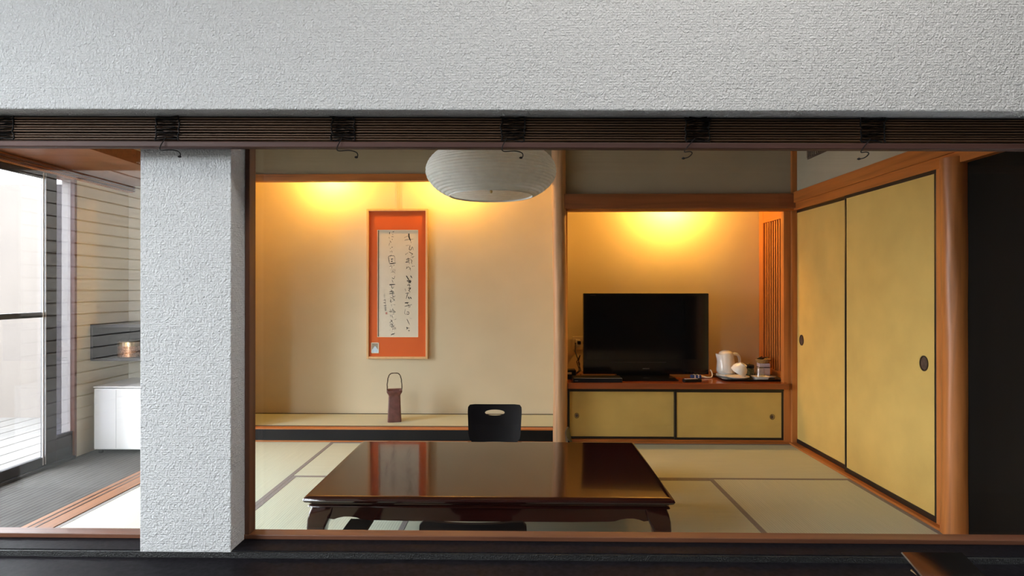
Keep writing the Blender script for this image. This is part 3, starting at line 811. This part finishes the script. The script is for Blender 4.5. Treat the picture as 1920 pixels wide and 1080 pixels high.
# window in the mat board, writing paper behind it
pxm = 0.004845
wx0, wx1 = (708 - 746)*pxm, (784.5 - 746)*pxm
wz0, wz1 = (672 - 632)*pxm, (672 - 432)*pxm
mb = MB()
mb.box(-pw + FW, wx0, -0.022, -0.014, FW, ph_ - FW)
mb.box(wx1, pw - FW, -0.022, -0.014, FW, ph_ - FW)
mb.box(wx0, wx1, -0.022, -0.014, FW, wz0)
mb.box(wx0, wx1, -0.022, -0.014, wz1, ph_ - FW)
mbo = mb.build('mat_board', 'mat_board', pc)
eb = MB()
e = 0.005
eb.box(wx0, wx0 + e, -0.021, -0.013, wz0, wz1); eb.box(wx1 - e, wx1, -0.021, -0.013, wz0, wz1)
eb.box(wx0 + e, wx1 - e, -0.021, -0.013, wz0, wz0 + e); eb.box(wx0 + e, wx1 - e, -0.021, -0.013, wz1 - e, wz1)
eb.build('mat_bevel', 'mat_edge', mbo)
box('writing_paper', 'washi', wx0 + 0.001, wx1 - 0.001, -0.0115, -0.008, wz0 + 0.001, wz1 - 0.001, pc)
box('painted_mat_shadow', 'vine', wx0 + 0.0052, wx0 + 0.0095, -0.0150, -0.0116, wz0 + 0.006, wz1 - 0.004, pc)  # dark strip paints the shadow of the mat board's edge
box('backing', 'vent_dark', -pw + 0.005, pw - 0.005, -0.008, -0.002, 0.005, ph_ - 0.005, pc)
box('picture_glass', 'picture_glass', -pw + FW, pw - FW, -0.0285, -0.0265, FW, ph_ - FW, pc)
for dx in (-0.006, 0.012):
    MB().tube([(dx, -0.006, ph_ - 0.01), (dx, -0.006, 2.42 - PZ0)], 0.0016, 6).build('hanging_wire', 'picture_frame', pc)
def ink(name, strokes, scale, oy, mat='ink', parent=pc):
    """flat brush strokes; points are pixel positions traced on enlarged crops of the image, tapered ribbons"""
    m = MB()
    for (w, pts) in strokes:
        P = [Vector((((700 + x/scale) - 746)*pxm, (672 - (oy + y/scale))*pxm)) for x, y in pts]  # traced crop pixels turned into image pixels, then into sheet positions
        w2 = max(w, 5.5)/scale*pxm*0.5
        if len(P) == 1:
            P = [P[0] + Vector((-w2*.7, w2*.4)), P[0] + Vector((w2*.7, -w2*.4))]
        # subdivide smoothly (Catmull-Rom)
        Q = []
        for i in range(len(P) - 1):
            p0 = P[max(0, i-1)]; p1 = P[i]; p2 = P[i+1]; p3 = P[min(len(P)-1, i+2)]
            for k in range(5):
                t = k/5
                Q.append(0.5*((2*p1) + (p2-p0)*t + (2*p0 - 5*p1 + 4*p2 - p3)*t*t + (3*p1 - p0 - 3*p2 + p3)*t**3))
        Q.append(P[-1])
        n = len(Q); i0 = len(m.v)
        for i, q in enumerate(Q):
            tn = (Q[min(n-1, i+1)] - Q[max(0, i-1)])
            if tn.length < 1e-9: tn = Vector((1, 0))
            tn.normalize(); nn = Vector((-tn.y, tn.x))
            f = i/(n-1)
            ww = w2*(1.0 if 0.08 < f < 0.6 else (0.75 if f <= 0.08 else 1.0 - 0.65*(f - 0.6)/0.4))
            m.v += [(q.x + nn.x*ww, -0.0119, q.y + nn.y*ww), (q.x - nn.x*ww, -0.0119, q.y - nn.y*ww)]
        for i in range(n - 1):
            a = i0 + 2*i
            m.f.append((a, a+1, a+3, a+2))
    o = m.build(name, mat, parent)
    o['kind'] = 'stuff'
    return o
right1 = [(24, [(655,135),(660,200),(690,275)]), (8, [(575,258),(640,245),(745,235)]), (5, [(570,212),(620,185),(650,180)]), (6, [(690,285),(702,310)]),
 (10, [(680,350),(663,425),(690,435),(720,380),(737,445)]), (5, [(600,358),(660,345)]), (10, [(655,470),(705,500),(725,510),(690,540)]), (16, [(600,517)]), (6, [(605,505),(645,488)]),
 (12, [(605,612),(640,600),(688,595)]), (8, [(640,575),(655,650),(672,700)]), (14, [(593,660),(652,655)]), (8, [(610,642),(682,618)]), (10, [(690,610),(712,635),(703,665),(716,698)]), (5, [(690,570),(762,552)]), (5, [(715,585),(742,560)]),
 (8, [(622,738),(608,785)]), (7, [(612,775),(650,742)]), (8, [(640,738),(662,758),(682,770),(686,822)]), (8, [(660,790),(690,775)]), (14, [(716,738),(732,733)]), (14, [(745,732),(757,730)]),
 (18, [(608,908),(640,960),(650,990)]), (16, [(686,908),(715,952)]), (10, [(618,1010),(680,998),(695,1018),(645,1045)]), (9, [(650,960),(662,1070)]), (8, [(690,990),(660,1040)])]
left1 = [(12, [(300,108),(300,150)]), (10, [(355,107),(388,98)]), (6, [(345,148),(372,156)]), (6, [(288,200),(300,228)]), (8, [(335,188),(378,196)]), (12, [(343,240),(358,245)]), (10, [(308,268),(328,302)]), (5, [(302,298),(288,360)]), (12, [(336,384),(358,388)]), (8, [(308,405),(324,410)]), (13, [(308,470),(320,472)]), (7, [(330,455),(346,460),(345,492)]), (8, [(335,525),(305,562)]),
 (8, [(278,572),(290,548),(340,542),(385,548),(396,580),(402,672)]), (11, [(280,565),(290,630),(302,690)]), (18, [(298,690),(418,674)]), (18, [(326,607),(368,600)]), (18, [(326,645),(362,640)]),
 (9, [(298,732),(346,724)]), (6, [(345,728),(338,782)]), (6, [(382,700),(374,742)]), (6, [(328,800),(346,822)]), (6, [(367,788),(360,832)]), (6, [(395,788),(402,832)]), (7, [(325,852),(372,835),(405,868)]), (10, [(345,942),(378,962),(398,912)]), (8, [(343,982),(368,1038)])]
right2 = [(12, [(592,12),(640,30),(662,62)]), (11, [(640,0),(655,50),(602,32)]), (12, [(598,97),(642,90),(634,132)]), (14, [(618,150),(658,145),(628,190),(655,215)]), (6, [(558,155),(572,205)]), (9, [(568,240),(638,230)]), (10, [(608,235),(578,338)]), (16, [(618,298),(638,342)]), (16, [(650,303),(674,336)]),
 (18, [(556,406),(625,400)]), (10, [(602,392),(600,432)]), (10, [(553,466),(618,450),(664,440)]), (8, [(620,428),(626,492)]), (7, [(652,450),(640,492)]), (14, [(665,437),(676,440)]), (5, [(565,515),(553,590),(592,612)]), (9, [(592,560),(626,568),(622,606),(594,602),(602,575)]), (7, [(638,665),(646,668)]), (7, [(652,682),(660,680)]), (7, [(668,675),(678,678)]), (10, [(592,688),(642,792)]), (18, [(588,828),(604,862)]), (10, [(600,842),(638,850)]), (8, [(580,872),(602,860)]), (8, [(612,885),(648,892)]), (7, [(630,878),(628,912)])]
left2 = [(18, [(284,88),(388,82)]), (10, [(318,100),(336,152),(364,118)]), (10, [(286,212),(344,200)]), (7, [(300,178),(322,222)]), (12, [(318,178),(352,245)]), (11, [(282,247),(352,235)]), (10, [(340,240),(350,302),(392,280)]), (10, [(350,198),(366,252)]), (8, [(298,316),(348,308)]), (12, [(312,342),(304,385),(332,392)]), (10, [(330,328),(372,350),(338,382)]), (6, [(364,338),(382,372)]), (5, [(318,428),(332,472)]), (4, [(348,440),(392,440)]), (9, [(278,550),(322,562),(346,498)]), (7, [(298,518),(312,562)]), (9, [(350,538),(388,565),(336,576)]), (6, [(346,498),(362,602)]), (7, [(298,608),(312,652)]), (8, [(324,618),(348,672)]), (6, [(338,602),(374,610)]), (10, [(308,698),(348,762)]), (8, [(288,757),(342,700)]), (6, [(372,702),(408,688)]), (9, [(292,802),(322,768),(332,832),(298,810)]), (9, [(346,768),(330,832),(378,788)]), (8, [(350,798),(374,852)]), (8, [(345,848),(345,884)]), (8, [(370,838),(376,878)]), (8, [(390,832),(397,872)]), (8, [(292,880),(300,884)]), (7, [(326,903),(336,906)]), (14, [(308,967),(384,938)]), (8, [(338,932),(364,968)])]
sig = [(7, [(196,178),(206,184)]), (6, [(170,200),(180,206)]), (7, [(196,220),(208,222)]), (7, [(192,248),(204,252)]), (6, [(178,276),(214,268)]), (6, [(184,300),(212,290)]), (6, [(196,320),(210,322)]), (8, [(176,362),(218,350)]), (8, [(205,343),(217,378)]), (9, [(176,402),(228,394)]), (7, [(205,395),(215,430)]), (12, [(186,456),(238,448)]), (9, [(194,490),(232,480)]), (8, [(198,512),(238,508)]), (12, [(203,537),(238,533)]), (7, [(215,445),(220,540)])]
ink('calligraphy_column', right1, 9.82, 425); ink('calligraphy_column', right2, 9.39, 525)
ink('calligraphy_column', left1, 9.82, 425); ink('calligraphy_column', left2, 9.39, 525)
ink('signature', sig, 9.39, 525)
sx0, sz0 = ((700 + 216/9.39) - 746)*pxm, (672 - (525 + 606/9.39))*pxm
box('seal_stamp', 'seal', sx0, sx0 + 0.018, -0.0122, -0.0116, sz0, sz0 + 0.020, pc)
ix0, ix1, iz0, iz1 = (696.7 - 746)*pxm, (711.2 - 746)*pxm, (672 - 662)*pxm, (672 - 642)*pxm
ins = box('inset_picture', 'inset_bg', ix0, ix1, -0.0245, -0.0218, iz0, iz1, pc)
for (a, b, c_, d_) in ((ix0, ix0+.007, iz0, iz1), (ix1-.007, ix1, iz0, iz1), (ix0, ix1, iz1-.007, iz1), (ix0, ix1, iz0, iz0+.007)):
    box('inset_border', 'mat_edge', a, b, -0.0252, -0.022, c_, d_, ins)
mid = (ix0 + ix1)/2
MB().prism([(ix0 + .007, iz0 + .007), (ix1 - .007, iz0 + .007), (ix1 - .007, iz0 + .03), (mid + .004, iz0 + .064), (mid - .002, iz0 + .064), (ix0 + .007, iz0 + .03)], 'Y', -0.0249, -0.0246).build('inset_hill', 'inset_hill', ins)

# ================================================================== ALCOVE VASE
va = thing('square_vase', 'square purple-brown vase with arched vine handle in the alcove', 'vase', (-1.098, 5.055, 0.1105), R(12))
def sq(w, z, r=0.012):
    return [(x, y, z) for x, y in rrect(w, w, r, 4)]
vr = [sq(0.112, 0.0), sq(0.116, 0.006), sq(0.112, 0.05), sq(0.106, 0.13), sq(0.100, 0.20), sq(0.098, 0.222), sq(0.108, 0.236), sq(0.126, 0.250), sq(0.130, 0.262), sq(0.126, 0.268),
      sq(0.112, 0.264), sq(0.092, 0.236), sq(0.085, 0.20), sq(0.085, 0.03)]
MB().loft(vr).build('body', 'vase', va, smooth=True, angle=35)
hp = []
for k in range(25):
    a = math.pi*k/24
    hp.append((-0.062*math.copysign(abs(math.cos(a))**0.55, math.cos(a)) + 0.0015*math.sin(k*2.3), 0.001*math.cos(k*1.7), 0.245 + 0.165*math.sin(a)**0.62))
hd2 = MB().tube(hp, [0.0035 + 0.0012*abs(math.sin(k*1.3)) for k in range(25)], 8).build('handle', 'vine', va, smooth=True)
for k in (5, 12, 19):
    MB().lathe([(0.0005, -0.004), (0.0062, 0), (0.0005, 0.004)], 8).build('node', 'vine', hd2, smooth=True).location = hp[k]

# ================================================================== TELEVISION ALCOVE
CT = 0.487   # counter top height
cn = MB(); cn.box(0.362, 2.118, 4.752, 5.44, 0.440, CT)
tag(cn.build('countertop', 'counter', bev=0.003), 'polished red-brown wooden counter under the television', 'counter')
cb = thing('low_cabinet', 'low built-in cabinet with golden sliding doors under the counter', 'cabinet', (1.235, 4.80, 0.012))
box('body', 'under', -0.86, 0.86, 0.06, 0.60, 0.0, 0.425, cb)
box('head_track', 'frame_black', -0.873, 0.865, 0.0, 0.06, 0.408, 0.428, cb)
box('floor_track', 'cedar_x', -0.873, 0.865, 0.0, 0.06, 0.0, 0.012, cb)
for s in (-1, 1):
    d = box('sliding_door', 'fusuma', *( (-0.855, 0.005) if s < 0 else (0.003, 0.858) ), *((0.030, 0.044) if s < 0 else (0.008, 0.022)), 0.014, 0.408, cb)
    x0_, x1_ = (-0.870, 0.008) if s < 0 else (-0.008, 0.865)
    y0_ = 0.027 if s < 0 else 0.005
    box('edging', 'frame_black', x0_, x0_ + 0.017, y0_, y0_ + 0.018, 0.012, 0.410, d, 0.001)
    box('edging', 'frame_black', x1_ - 0.017, x1_, y0_, y0_ + 0.018, 0.012, 0.410, d, 0.001)
    box('edging', 'frame_black', x0_ + .017, x1_ - .017, y0_, y0_ + 0.018, 0.012, 0.030, d, 0.001)
    box('edging', 'frame_black', x0_ + .017, x1_ - .017, y0_, y0_ + 0.018, 0.394, 0.410, d, 0.001)
    oval_pull('round_pull', d, -0.795 if s < 0 else 0.775, y0_ + 0.003, 0.198, 0.019, 0.022, 'Y')

# lattice panel on the right side of the alcove
lt = struct(bpy.data.objects.new('wall_lattice', None), 'orange cedar vertical lattice panel on the alcove side wall'); col.objects.link(lt)
LX = 2.175
LT = 2.02
box('backing', 'frame_black', LX + 0.002, LX + 0.022, 4.86, 5.44, CT, LT, lt)
box('stile', 'cedar_z', LX - 0.022, LX + 0.01, 5.345, 5.435, CT, LT, lt, 0.002)
box('stile', 'cedar_z', LX - 0.022, LX + 0.01, 4.86, 4.935, CT, LT, lt, 0.002)
box('rail', 'cedar_y', LX - 0.020, LX + 0.01, 4.935, 5.345, 1.83, LT, lt, 0.002)
box('rail', 'cedar_y', LX - 0.020, LX + 0.01, 4.935, 5.345, CT, CT + 0.06, lt, 0.002)
ns = 9
for k in range(ns):
    y = 4.935 + (5.345 - 4.935)*(k + 0.5)/ns
    box('slat', 'cedar_z', LX - 0.006, LX + 0.004, y - 0.0105, y + 0.0105, CT + 0.06, 1.83, lt)

# television
tv = thing('television', 'large black flat television standing on the counter', 'television', (1.066, 5.14, CT))
TW = 0.541
zb_, zt_ = 0.016, 0.716
box('cabinet', 'tv_bezel', -TW, TW, 0.0, 0.055, zb_, zt_, tv, 0.006)
box('back_bulge', 'black_plastic', -0.36, 0.36, 0.055, 0.10, 0.14, 0.60, tv, 0.01)
sc_ = box('screen', 'tv_screen', -TW + 0.028, TW - 0.028, -0.001, 0.002, 0.145, zt_ - 0.03, tv)
box('speaker_bar', 'tv_grey', -0.30, 0.175, -0.0015, 0.001, 0.118, 0.1205, tv).data.materials[0] = M['shelf_grey']
lg = box('logo_plate', 'tv_bezel', -0.032, 0.032, -0.001, 0.0005, 0.058, 0.073, tv)
for k in range(7):
    box('logo_letter', 'tv_grey', -0.029 + 0.0085*k, -0.029 + 0.0085*k + 0.0062, -0.0016, -0.0008, 0.061, 0.070, lg)
for k in range(5):
    box('badge_letter', 'tv_grey', -0.48 + 0.010*k, -0.473 + 0.010*k, -0.0012, 0.0002, zt_ - 0.020, zt_ - 0.0135, tv).data.materials[0] = M['shelf_grey']
MB().prism(rrect(0.46, 0.05, 0.015, 4, -0.02, 0.035), 'Z', 0.012, 0.10).build('neck', 'black_plastic', tv)  # neck made wider to block light under the screen
MB().loft([[(x, y, 0.0) for x, y in rrect(0.47, 0.40, 0.03, 6, -0.02, -0.09)], [(x, y, 0.008) for x, y in rrect(0.47, 0.40, 0.03, 6, -0.02, -0.09)], [(x, y, 0.014) for x, y in rrect(0.44, 0.37, 0.025, 6, -0.02, -0.09)]]).build('stand_base', 'tv_bezel', tv, smooth=True, angle=30)

rec = thing('set_top_box', 'flat black set-top box at the left front of the counter', 'electronics', (0.588, 4.785, CT))
box('case', 'black_plastic', -0.18, 0.215, 0.0, 0.16, 0.0, 0.034, rec, 0.003)
box('top_trim', 'silver_line', -0.175, 0.213, -0.001, 0.003, 0.0325, 0.0355, rec)
box('front_mark', 'tv_grey', -0.168, -0.14, -0.0006, 0.001, 0.011, 0.0145, rec)
ad = thing('router_box', 'small black box with a pale label beside the log post', 'electronics', (0.415, 4.96, CT))
box('case', 'black_plastic', -0.048, 0.032, 0.0, 0.10, 0.0, 0.075, ad, 0.006)
box('label_sticker', 'outlet', -0.040, -0.005, -0.0012, 0.001, 0.040, 0.058, ad)
MB().tube([(0.03, 0.09, 0.03), (0.06, 0.05, 0.06), (0.075, 0.14, 0.11), (0.05, 0.3, 0.20), (0.07, 0.45, 0.26), (0.05, 0.59, 0.23)], 0.0045, 8).build('cable', 'black_plastic', ad, smooth=True)
MB().tube([(0.03, 0.08, 0.02), (0.075, 0.12, 0.05), (0.055, 0.20, 0.12), (0.09, 0.26, 0.17), (0.08, 0.32, 0.10), (0.11, 0.38, 0.015)], 0.004, 8).build('cable', 'black_plastic', ad, smooth=True)
op = thing('wall_outlet', 'ivory wall outlet plate behind the left edge of the television', 'outlet', (0.50, 5.44, 0.685))
box('plate', 'outlet', -0.045, 0.06, -0.008, 0.0, 0.0, 0.12, op, 0.002)
box('socket', 'white_plastic', -0.015, 0.025, -0.011, -0.006, 0.025, 0.095, op, 0.002)
box('plug', 'black_plastic', 0.0, 0.03, -0.04, -0.010, 0.05, 0.08, op, 0.004)

rm = thing('remote_control', 'black remote control with grey keys at the counter front', 'remote', (1.375, 4.835, CT), R(12))
box('case', 'black_plastic', -0.075, 0.075, -0.024, 0.024, 0.0, 0.024, rm, 0.006)
for i in range(6):
    for j in range(2):
        box('key', 'grey_key', -0.062 + i*0.019, -0.050 + i*0.019, -0.015 + j*0.016, -0.005 + j*0.016, 0.0235, 0.027, rm)
cw = thing('blue_connector', 'navy blue connector with a curled white lead near the kettle', 'cable', (1.475, 5.03, CT))
box('body', 'blue_plastic', -0.055, 0.03, -0.022, 0.022, 0.0, 0.030, cw, 0.007)
box('band', 'grey_key', -0.03, -0.02, -0.023, 0.023, 0.004, 0.031, cw)
box('band', 'grey_key', 0.0, 0.01, -0.023, 0.023, 0.004, 0.031, cw)
MB().tube(*smooth_path([(0.028, 0, 0.015), (0.05, 0, 0.012), (0.08, -0.01, 0.008), (0.115, 0.0, 0.008), (0.135, 0.03, 0.02), (0.14, 0.06, 0.045), (0.135, 0.08, 0.06)], [0.011, 0.009, 0.006, 0.005, 0.005, 0.005, 0.005]), 8).build('lead', 'white_plastic', cw, smooth=True)

# tea things on a tray
ty = thing('tea_tray', 'black lacquered tray carrying the kettle and tea things', 'tray', (1.888, 5.04, CT))
def tr_ring(w, d, z, r): return [(x, y, z) for x, y in rrect(w, d, r, 5)]
MB().loft([tr_ring(0.47, 0.36, 0.0, .03), tr_ring(0.50, 0.39, 0.018, .04), tr_ring(0.49, 0.38, 0.018, .036), tr_ring(0.46, 0.35, 0.006, .03)]).build('dish', 'tray', ty, smooth=True, angle=30)
TZ = CT + 0.0068
ke = thing('electric_kettle', 'glossy white electric kettle on the tray', 'kettle', (1.748, 5.125, TZ), R(5))
MB().lathe([(0.078, 0.0), (0.082, 0.004), (0.082, 0.016), (0.070, 0.020)], 32).build('power_base', 'white_plastic', ke, smooth=True)
kb = []
for r, z, off in [(0.066, 0.021, 0), (0.076, 0.03, 0), (0.079, 0.05, 0), (0.077, 0.085, -0.001), (0.071, 0.12, -0.003), (0.066, 0.15, -0.007), (0.064, 0.175, -0.011), (0.061, 0.185, -0.010)]:
    ring = []
    for j in range(36):
        a = 2*math.pi*j/36
        # pull the rim out into a pouring lip on the left
        lip = max(0, math.cos(a - math.pi))**6 * max(0, (z - 0.11))*0.42
        ring.append(((r + lip)*math.cos(a) + off*0, (r)*math.sin(a), z + lip*0.25))
    kb.append(ring)
MB().loft(kb).build('body', 'white_plastic', ke, smooth=True, angle=60)
kl = MB().lathe([(0.061, 0.183), (0.060, 0.192), (0.052, 0.205), (0.036, 0.214), (0.018, 0.218), (0.001, 0.219)], 28).build('lid', 'white_plastic', ke, smooth=True)
MB().lathe([(0.026, 0.2135), (0.027, 0.218), (0.022, 0.2195), (0.02, 0.215)], 24, cap=False, sx=1.0, sy=0.7).build('lid_button', 'grey_key', kl, smooth=True)
MB().tube(*smooth_path([(0.050, 0, 0.182), (0.080, 0, 0.187), (0.104, 0, 0.178), (0.119, 0, 0.150), (0.120, 0, 0.115), (0.112, 0, 0.085), (0.098, 0, 0.062), (0.074, 0, 0.050)], [0.014, 0.014, 0.013, 0.0125, 0.012, 0.0115, 0.0115, 0.012]), 12).build('handle', 'white_plastic', ke, smooth=True)
MB().tube([(-0.0785, 0, 0.05), (-0.0765, 0, 0.09), (-0.072, 0, 0.125)], 0.004, 8).build('level_window', 'grey_key', ke, smooth=True)

pl = thing('white_plate', 'round white plate under the upturned teacup', 'plate', (1.782, 4.955, TZ))
MB().lathe([(0.045, 0.0), (0.080, 0.010), (0.100, 0.022), (0.097, 0.024), (0.07, 0.013), (0.001, 0.006)], 40).build('dish', 'porcelain', pl, smooth=True, angle=60)
cu = thing('white_teacup', 'white teacup upturned and leaning on the plate', 'cup', (1.788, 4.965, TZ + 0.0195))
cu.rotation_euler = (R(16), R(28), 0); cu.scale = (1.18, 1.18, 1.18)
cu.location = (1.786, 4.945, TZ + 0.0575)
MB().lathe([(0.001, 0.062), (0.022, 0.062), (0.024, 0.070), (0.027, 0.070), (0.028, 0.060), (0.043, 0.048), (0.052, 0.028), (0.0545, 0.0), (0.052, 0.0), (0.049, 0.027), (0.040, 0.045), (0.001, 0.055)], 36, cap=False).build('bowl', 'porcelain', cu, smooth=True, angle=50)

sd = thing('square_dish', 'small square white dish under the drinking glass', 'dish', (1.962, 4.928, TZ))
MB().loft([tr_ring(0.095, 0.08, 0.0, .012), tr_ring(0.130, 0.105, 0.026, .018), tr_ring(0.123, 0.098, 0.026, .016), tr_ring(0.095, 0.08, 0.006, .012)]).build('dish', 'porcelain', sd, smooth=True, angle=35)
gl = thing('drinking_glass', 'clear tumbler standing upside down in the square dish', 'glass', (1.962, 4.928, TZ + 0.0065))
MB().lathe([(0.040, 0.0), (0.036, 0.05), (0.032, 0.094), (0.001, 0.096), (0.001, 0.088), (0.0285, 0.086), (0.0325, 0.05), (0.037, 0.0), (0.040, 0.0)], 32, cap=False).build('tumbler', 'glass_small', gl, smooth=True, angle=50)
s2 = thing('small_white_dish', 'shallow white dish holding a spoon at the right of the tray', 'dish', (2.066, 5.020, TZ))
MB().loft([tr_ring(0.08, 0.055, 0.0, .012), tr_ring(0.105, 0.08, 0.012, .018), tr_ring(0.10, 0.075, 0.012, .016), tr_ring(0.08, 0.055, 0.004, .012)]).build('dish', 'porcelain', s2, smooth=True, angle=35)
sp = thing('teaspoon', 'pale teaspoon lying across the shallow white dish', 'spoon', (2.062, 5.02, TZ + 0.0125), R(-35))
MB().tube([(-0.07, 0, 0.014), (-0.02, 0, 0.006), (0.03, 0, 0.003)], [0.0035, 0.003, 0.003], 8).build('stem', 'silver_line', sp, smooth=True)
MB().lathe([(0.001, 0.0), (0.012, 0.002), (0.014, 0.006), (0.012, 0.006), (0.001, 0.003)], 16, 0.045, 0, False, 1.5, 1.0).build('bowl', 'silver_line', sp, smooth=True)
jr = thing('tea_jar', 'small dark tea jar with printed label behind the teacup', 'jar', (1.958, 5.150, TZ))
MB().lathe([(0.036, 0.0), (0.040, 0.004), (0.040, 0.058), (0.034, 0.066)], 28).build('body', 'tea_jar', jr, smooth=True)
jl = MB().lathe([(0.038, 0.066), (0.039, 0.068), (0.039, 0.088), (0.034, 0.093), (0.012, 0.095)], 28).build('lid', 'black_plastic', jr, smooth=True)
MB().lathe([(0.004, 0.095), (0.009, 0.102), (0.006, 0.110), (0.001, 0.112)], 14).build('knob', 'brass', jl, smooth=True)
bx = thing('sachet_box', 'pale lilac box of sachets at the back right of the tray', 'box', (2.062, 5.112, TZ), R(-6))
box('carton', 'pale_box', -0.045, 0.045, -0.035, 0.035, 0.0, 0.075, bx, 0.002)
box('band', 'frame_black', -0.0455, 0.0455, -0.0355, 0.0355, 0.075, 0.082, bx)
box('carton_top', 'pale_box', -0.045, 0.045, -0.035, 0.035, 0.082, 0.112, bx, 0.002)
bk = thing('wicker_basket', 'little golden wicker basket on top of the lilac box', 'basket', (2.058, 5.112, TZ + 0.1125))
MB().lathe([(0.040, 0.0), (0.055, 0.012), (0.064, 0.034), (0.066, 0.036), (0.062, 0.036), (0.052, 0.014), (0.001, 0.005)], 28, cap=False).build('bowl', 'wicker', bk, smooth=True)
for i, (x, y, rz) in enumerate([(-0.02, 0.0, 20), (0.015, 0.012, -30), (0.0, -0.018, 70)]):
    o = tag(box('tea_packet', ('black_plastic', 'tea_jar', 'counter')[i], -0.030, 0.030, -0.016, 0.016, -0.003, 0.003), ('shiny black packet tucked in the wicker basket', 'green tea packet tucked in the wicker basket', 'red-brown packet tucked in the wicker basket')[i], 'packet', 'packets in the wicker basket')
    o.location = (2.058 + x, 5.112 + y, TZ + 0.150 + 0.007*i); o.rotation_euler = (R(25 - 20*i), R(-20 + 15*i), R(rz))

# ================================================================== HIDDEN ALCOVE LAMPS
def alcove_lamp(label, x, y, z, mat='bulb'):
    t = thing('alcove_lamp', label, 'lamp', (x, y, z), group='lamps behind the alcove lintels')
    MB().lathe([(0.045, 0.16), (0.05, 0.10), (0.03, 0.05)], 20).build('holder', 'white_paint', t, smooth=True)
    MB().lathe([(0.008, 0.15), (0.008, 2.449 - z)], 12).build('stem', 'white_paint', t)
    box('added_shield', 'white_paint', -0.16, 0.16, -0.075, -0.068, -0.09, 0.16, t)  # unseen plate added to keep bulb light off the front mats
    MB().lathe([(0.015, 0.05), (0.03, 0.03), (0.034, 0.0), (0.026, -0.022), (0.002, -0.034)], 20).build('bulb', mat, t, smooth=True)
alcove_lamp('warm bulb hidden behind the lintel left of the framed calligraphy', -1.72, 5.15, 2.29)
alcove_lamp('warm bulb hidden behind the lintel right of the framed calligraphy', -0.62, 5.15, 2.29)
alcove_lamp('warm bulb hidden behind the lintel above the television', 1.33, 5.21, 2.04, 'bulb_strong')

# ================================================================== VENT ON RIGHT WALL
vt = thing('vent_grille', 'brown slatted vent grille high on the right wall', 'vent', (2.195, 4.40, 2.235))
box('frame', 'vent_dark', -0.008, 0.0, -0.19, 0.19, 0.0, 0.18, vt, 0.001)
for k in range(12):
    y = -0.175 + 0.35*k/11
    box('slat', 'vent_slat', -0.016, -0.008, y - 0.008, y + 0.008, 0.012, 0.168, vt)

# ================================================================== VERANDA THINGS
fr = thing('mini_fridge', 'white mini fridge on the veranda carpet', 'fridge', (-3.03, 4.42, 0.0))
box('cabinet', 'white_gloss', -0.205, 0.255, 0.035, 0.455, 0.025, 0.495, fr, 0.006)
dr = box('door', 'white_gloss', -0.205, 0.255, -0.010, 0.032, 0.03, 0.488, fr, 0.006)
box('handle_groove', 'alu_light', -0.035, -0.033, -0.0112, -0.009, 0.04, 0.48, dr)
box('top_board', 'white_gloss', -0.210, 0.260, -0.012, 0.458, 0.495, 0.505, fr, 0.003)
for sx_ in (-0.17, 0.22):
    for sy_ in (0.02, 0.42):
        MB().lathe([(0.016, 0.0), (0.018, 0.012), (0.014, 0.027)], 12, sx_, sy_).build('foot', 'black_plastic', fr)
sf = thing('wall_shelf', 'dark grey open box shelf above the mini fridge', 'shelf', (-3.30, 4.46, 0.69))
box('bottom_board', 'shelf_grey', 0.0, 0.66, 0.0, 0.44, 0.0, 0.022, sf, 0.001)
box('top_board', 'shelf_grey', 0.0, 0.66, 0.0, 0.44, 0.258, 0.280, sf, 0.001)
box('side_board', 'shelf_grey', 0.0, 0.02, 0.0, 0.44, 0.022, 0.258, sf, 0.001)
box('side_board', 'shelf_grey', 0.64, 0.66, 0.0, 0.44, 0.022, 0.258, sf, 0.001)
box('back_board', 'shelf_grey', 0.02, 0.64, 0.42, 0.44, 0.022, 0.258, sf)
tn = thing('tea_tin', 'round mottled copper tin inside the dark shelf', 'tin', (-3.062, 4.60, 0.7125))
MB().lathe([(0.100, 0.0), (0.104, 0.004), (0.104, 0.088), (0.100, 0.092)], 40).build('body', 'tin', tn, smooth=True)
MB().lathe([(0.106, 0.086), (0.106, 0.118), (0.098, 0.126), (0.001, 0.128)], 40).build('lid', 'tin_lid', tn, smooth=True)

# ================================================================== BATH SPOUT
sp2 = thing('bath_spout', 'wide curved chrome bath spout on the black stone ledge', 'faucet', (1.203, 1.764, 0.363))
def spout_top(d):
    return 0.100 - 0.26*d - 0.55*d*d
rings = []
for k in range(25):
    y = -0.23*k/24
    top = spout_top(-y)
    rings.append([(-0.090, y, top - 0.010), (-0.090, y, top), (-0.087, y, top + 0.003), (0.087, y, top + 0.003), (0.090, y, top), (0.090, y, top - 0.010)])
MB().loft(rings).build('spout_plate', 'chrome', sp2, smooth=True, angle=40)
rings = []
for k in range(25):
    y = -0.21*k/24
    top = spout_top(-y) - 0.008
    rings.append([(0.086, y, 0.0), (0.086, y, top), (0.104, y, top*0.90), (0.118, y, top*0.62), (0.126, y, 0.0)])
MB().loft(rings).build('side_housing', 'chrome', sp2, smooth=True, angle=40)
box('foot', 'chrome', -0.07, 0.085, -0.12, -0.008, 0.0, 0.058, sp2, 0.004)

# added lamp out of view, there to brighten the header wall and pillar
bc = thing('added_fill_lamp', 'added fill lamp under the bath ceiling, brightening the header wall', 'lamp', (0.75, 0.75, 3.09))
box('housing', 'white_paint', -1.15, 1.15, -0.30, 0.30, 0.02, 0.06, bc)
box('diffuser', 'fill_panel', -1.12, 1.12, -0.27, 0.27, 0.0, 0.02, bc)
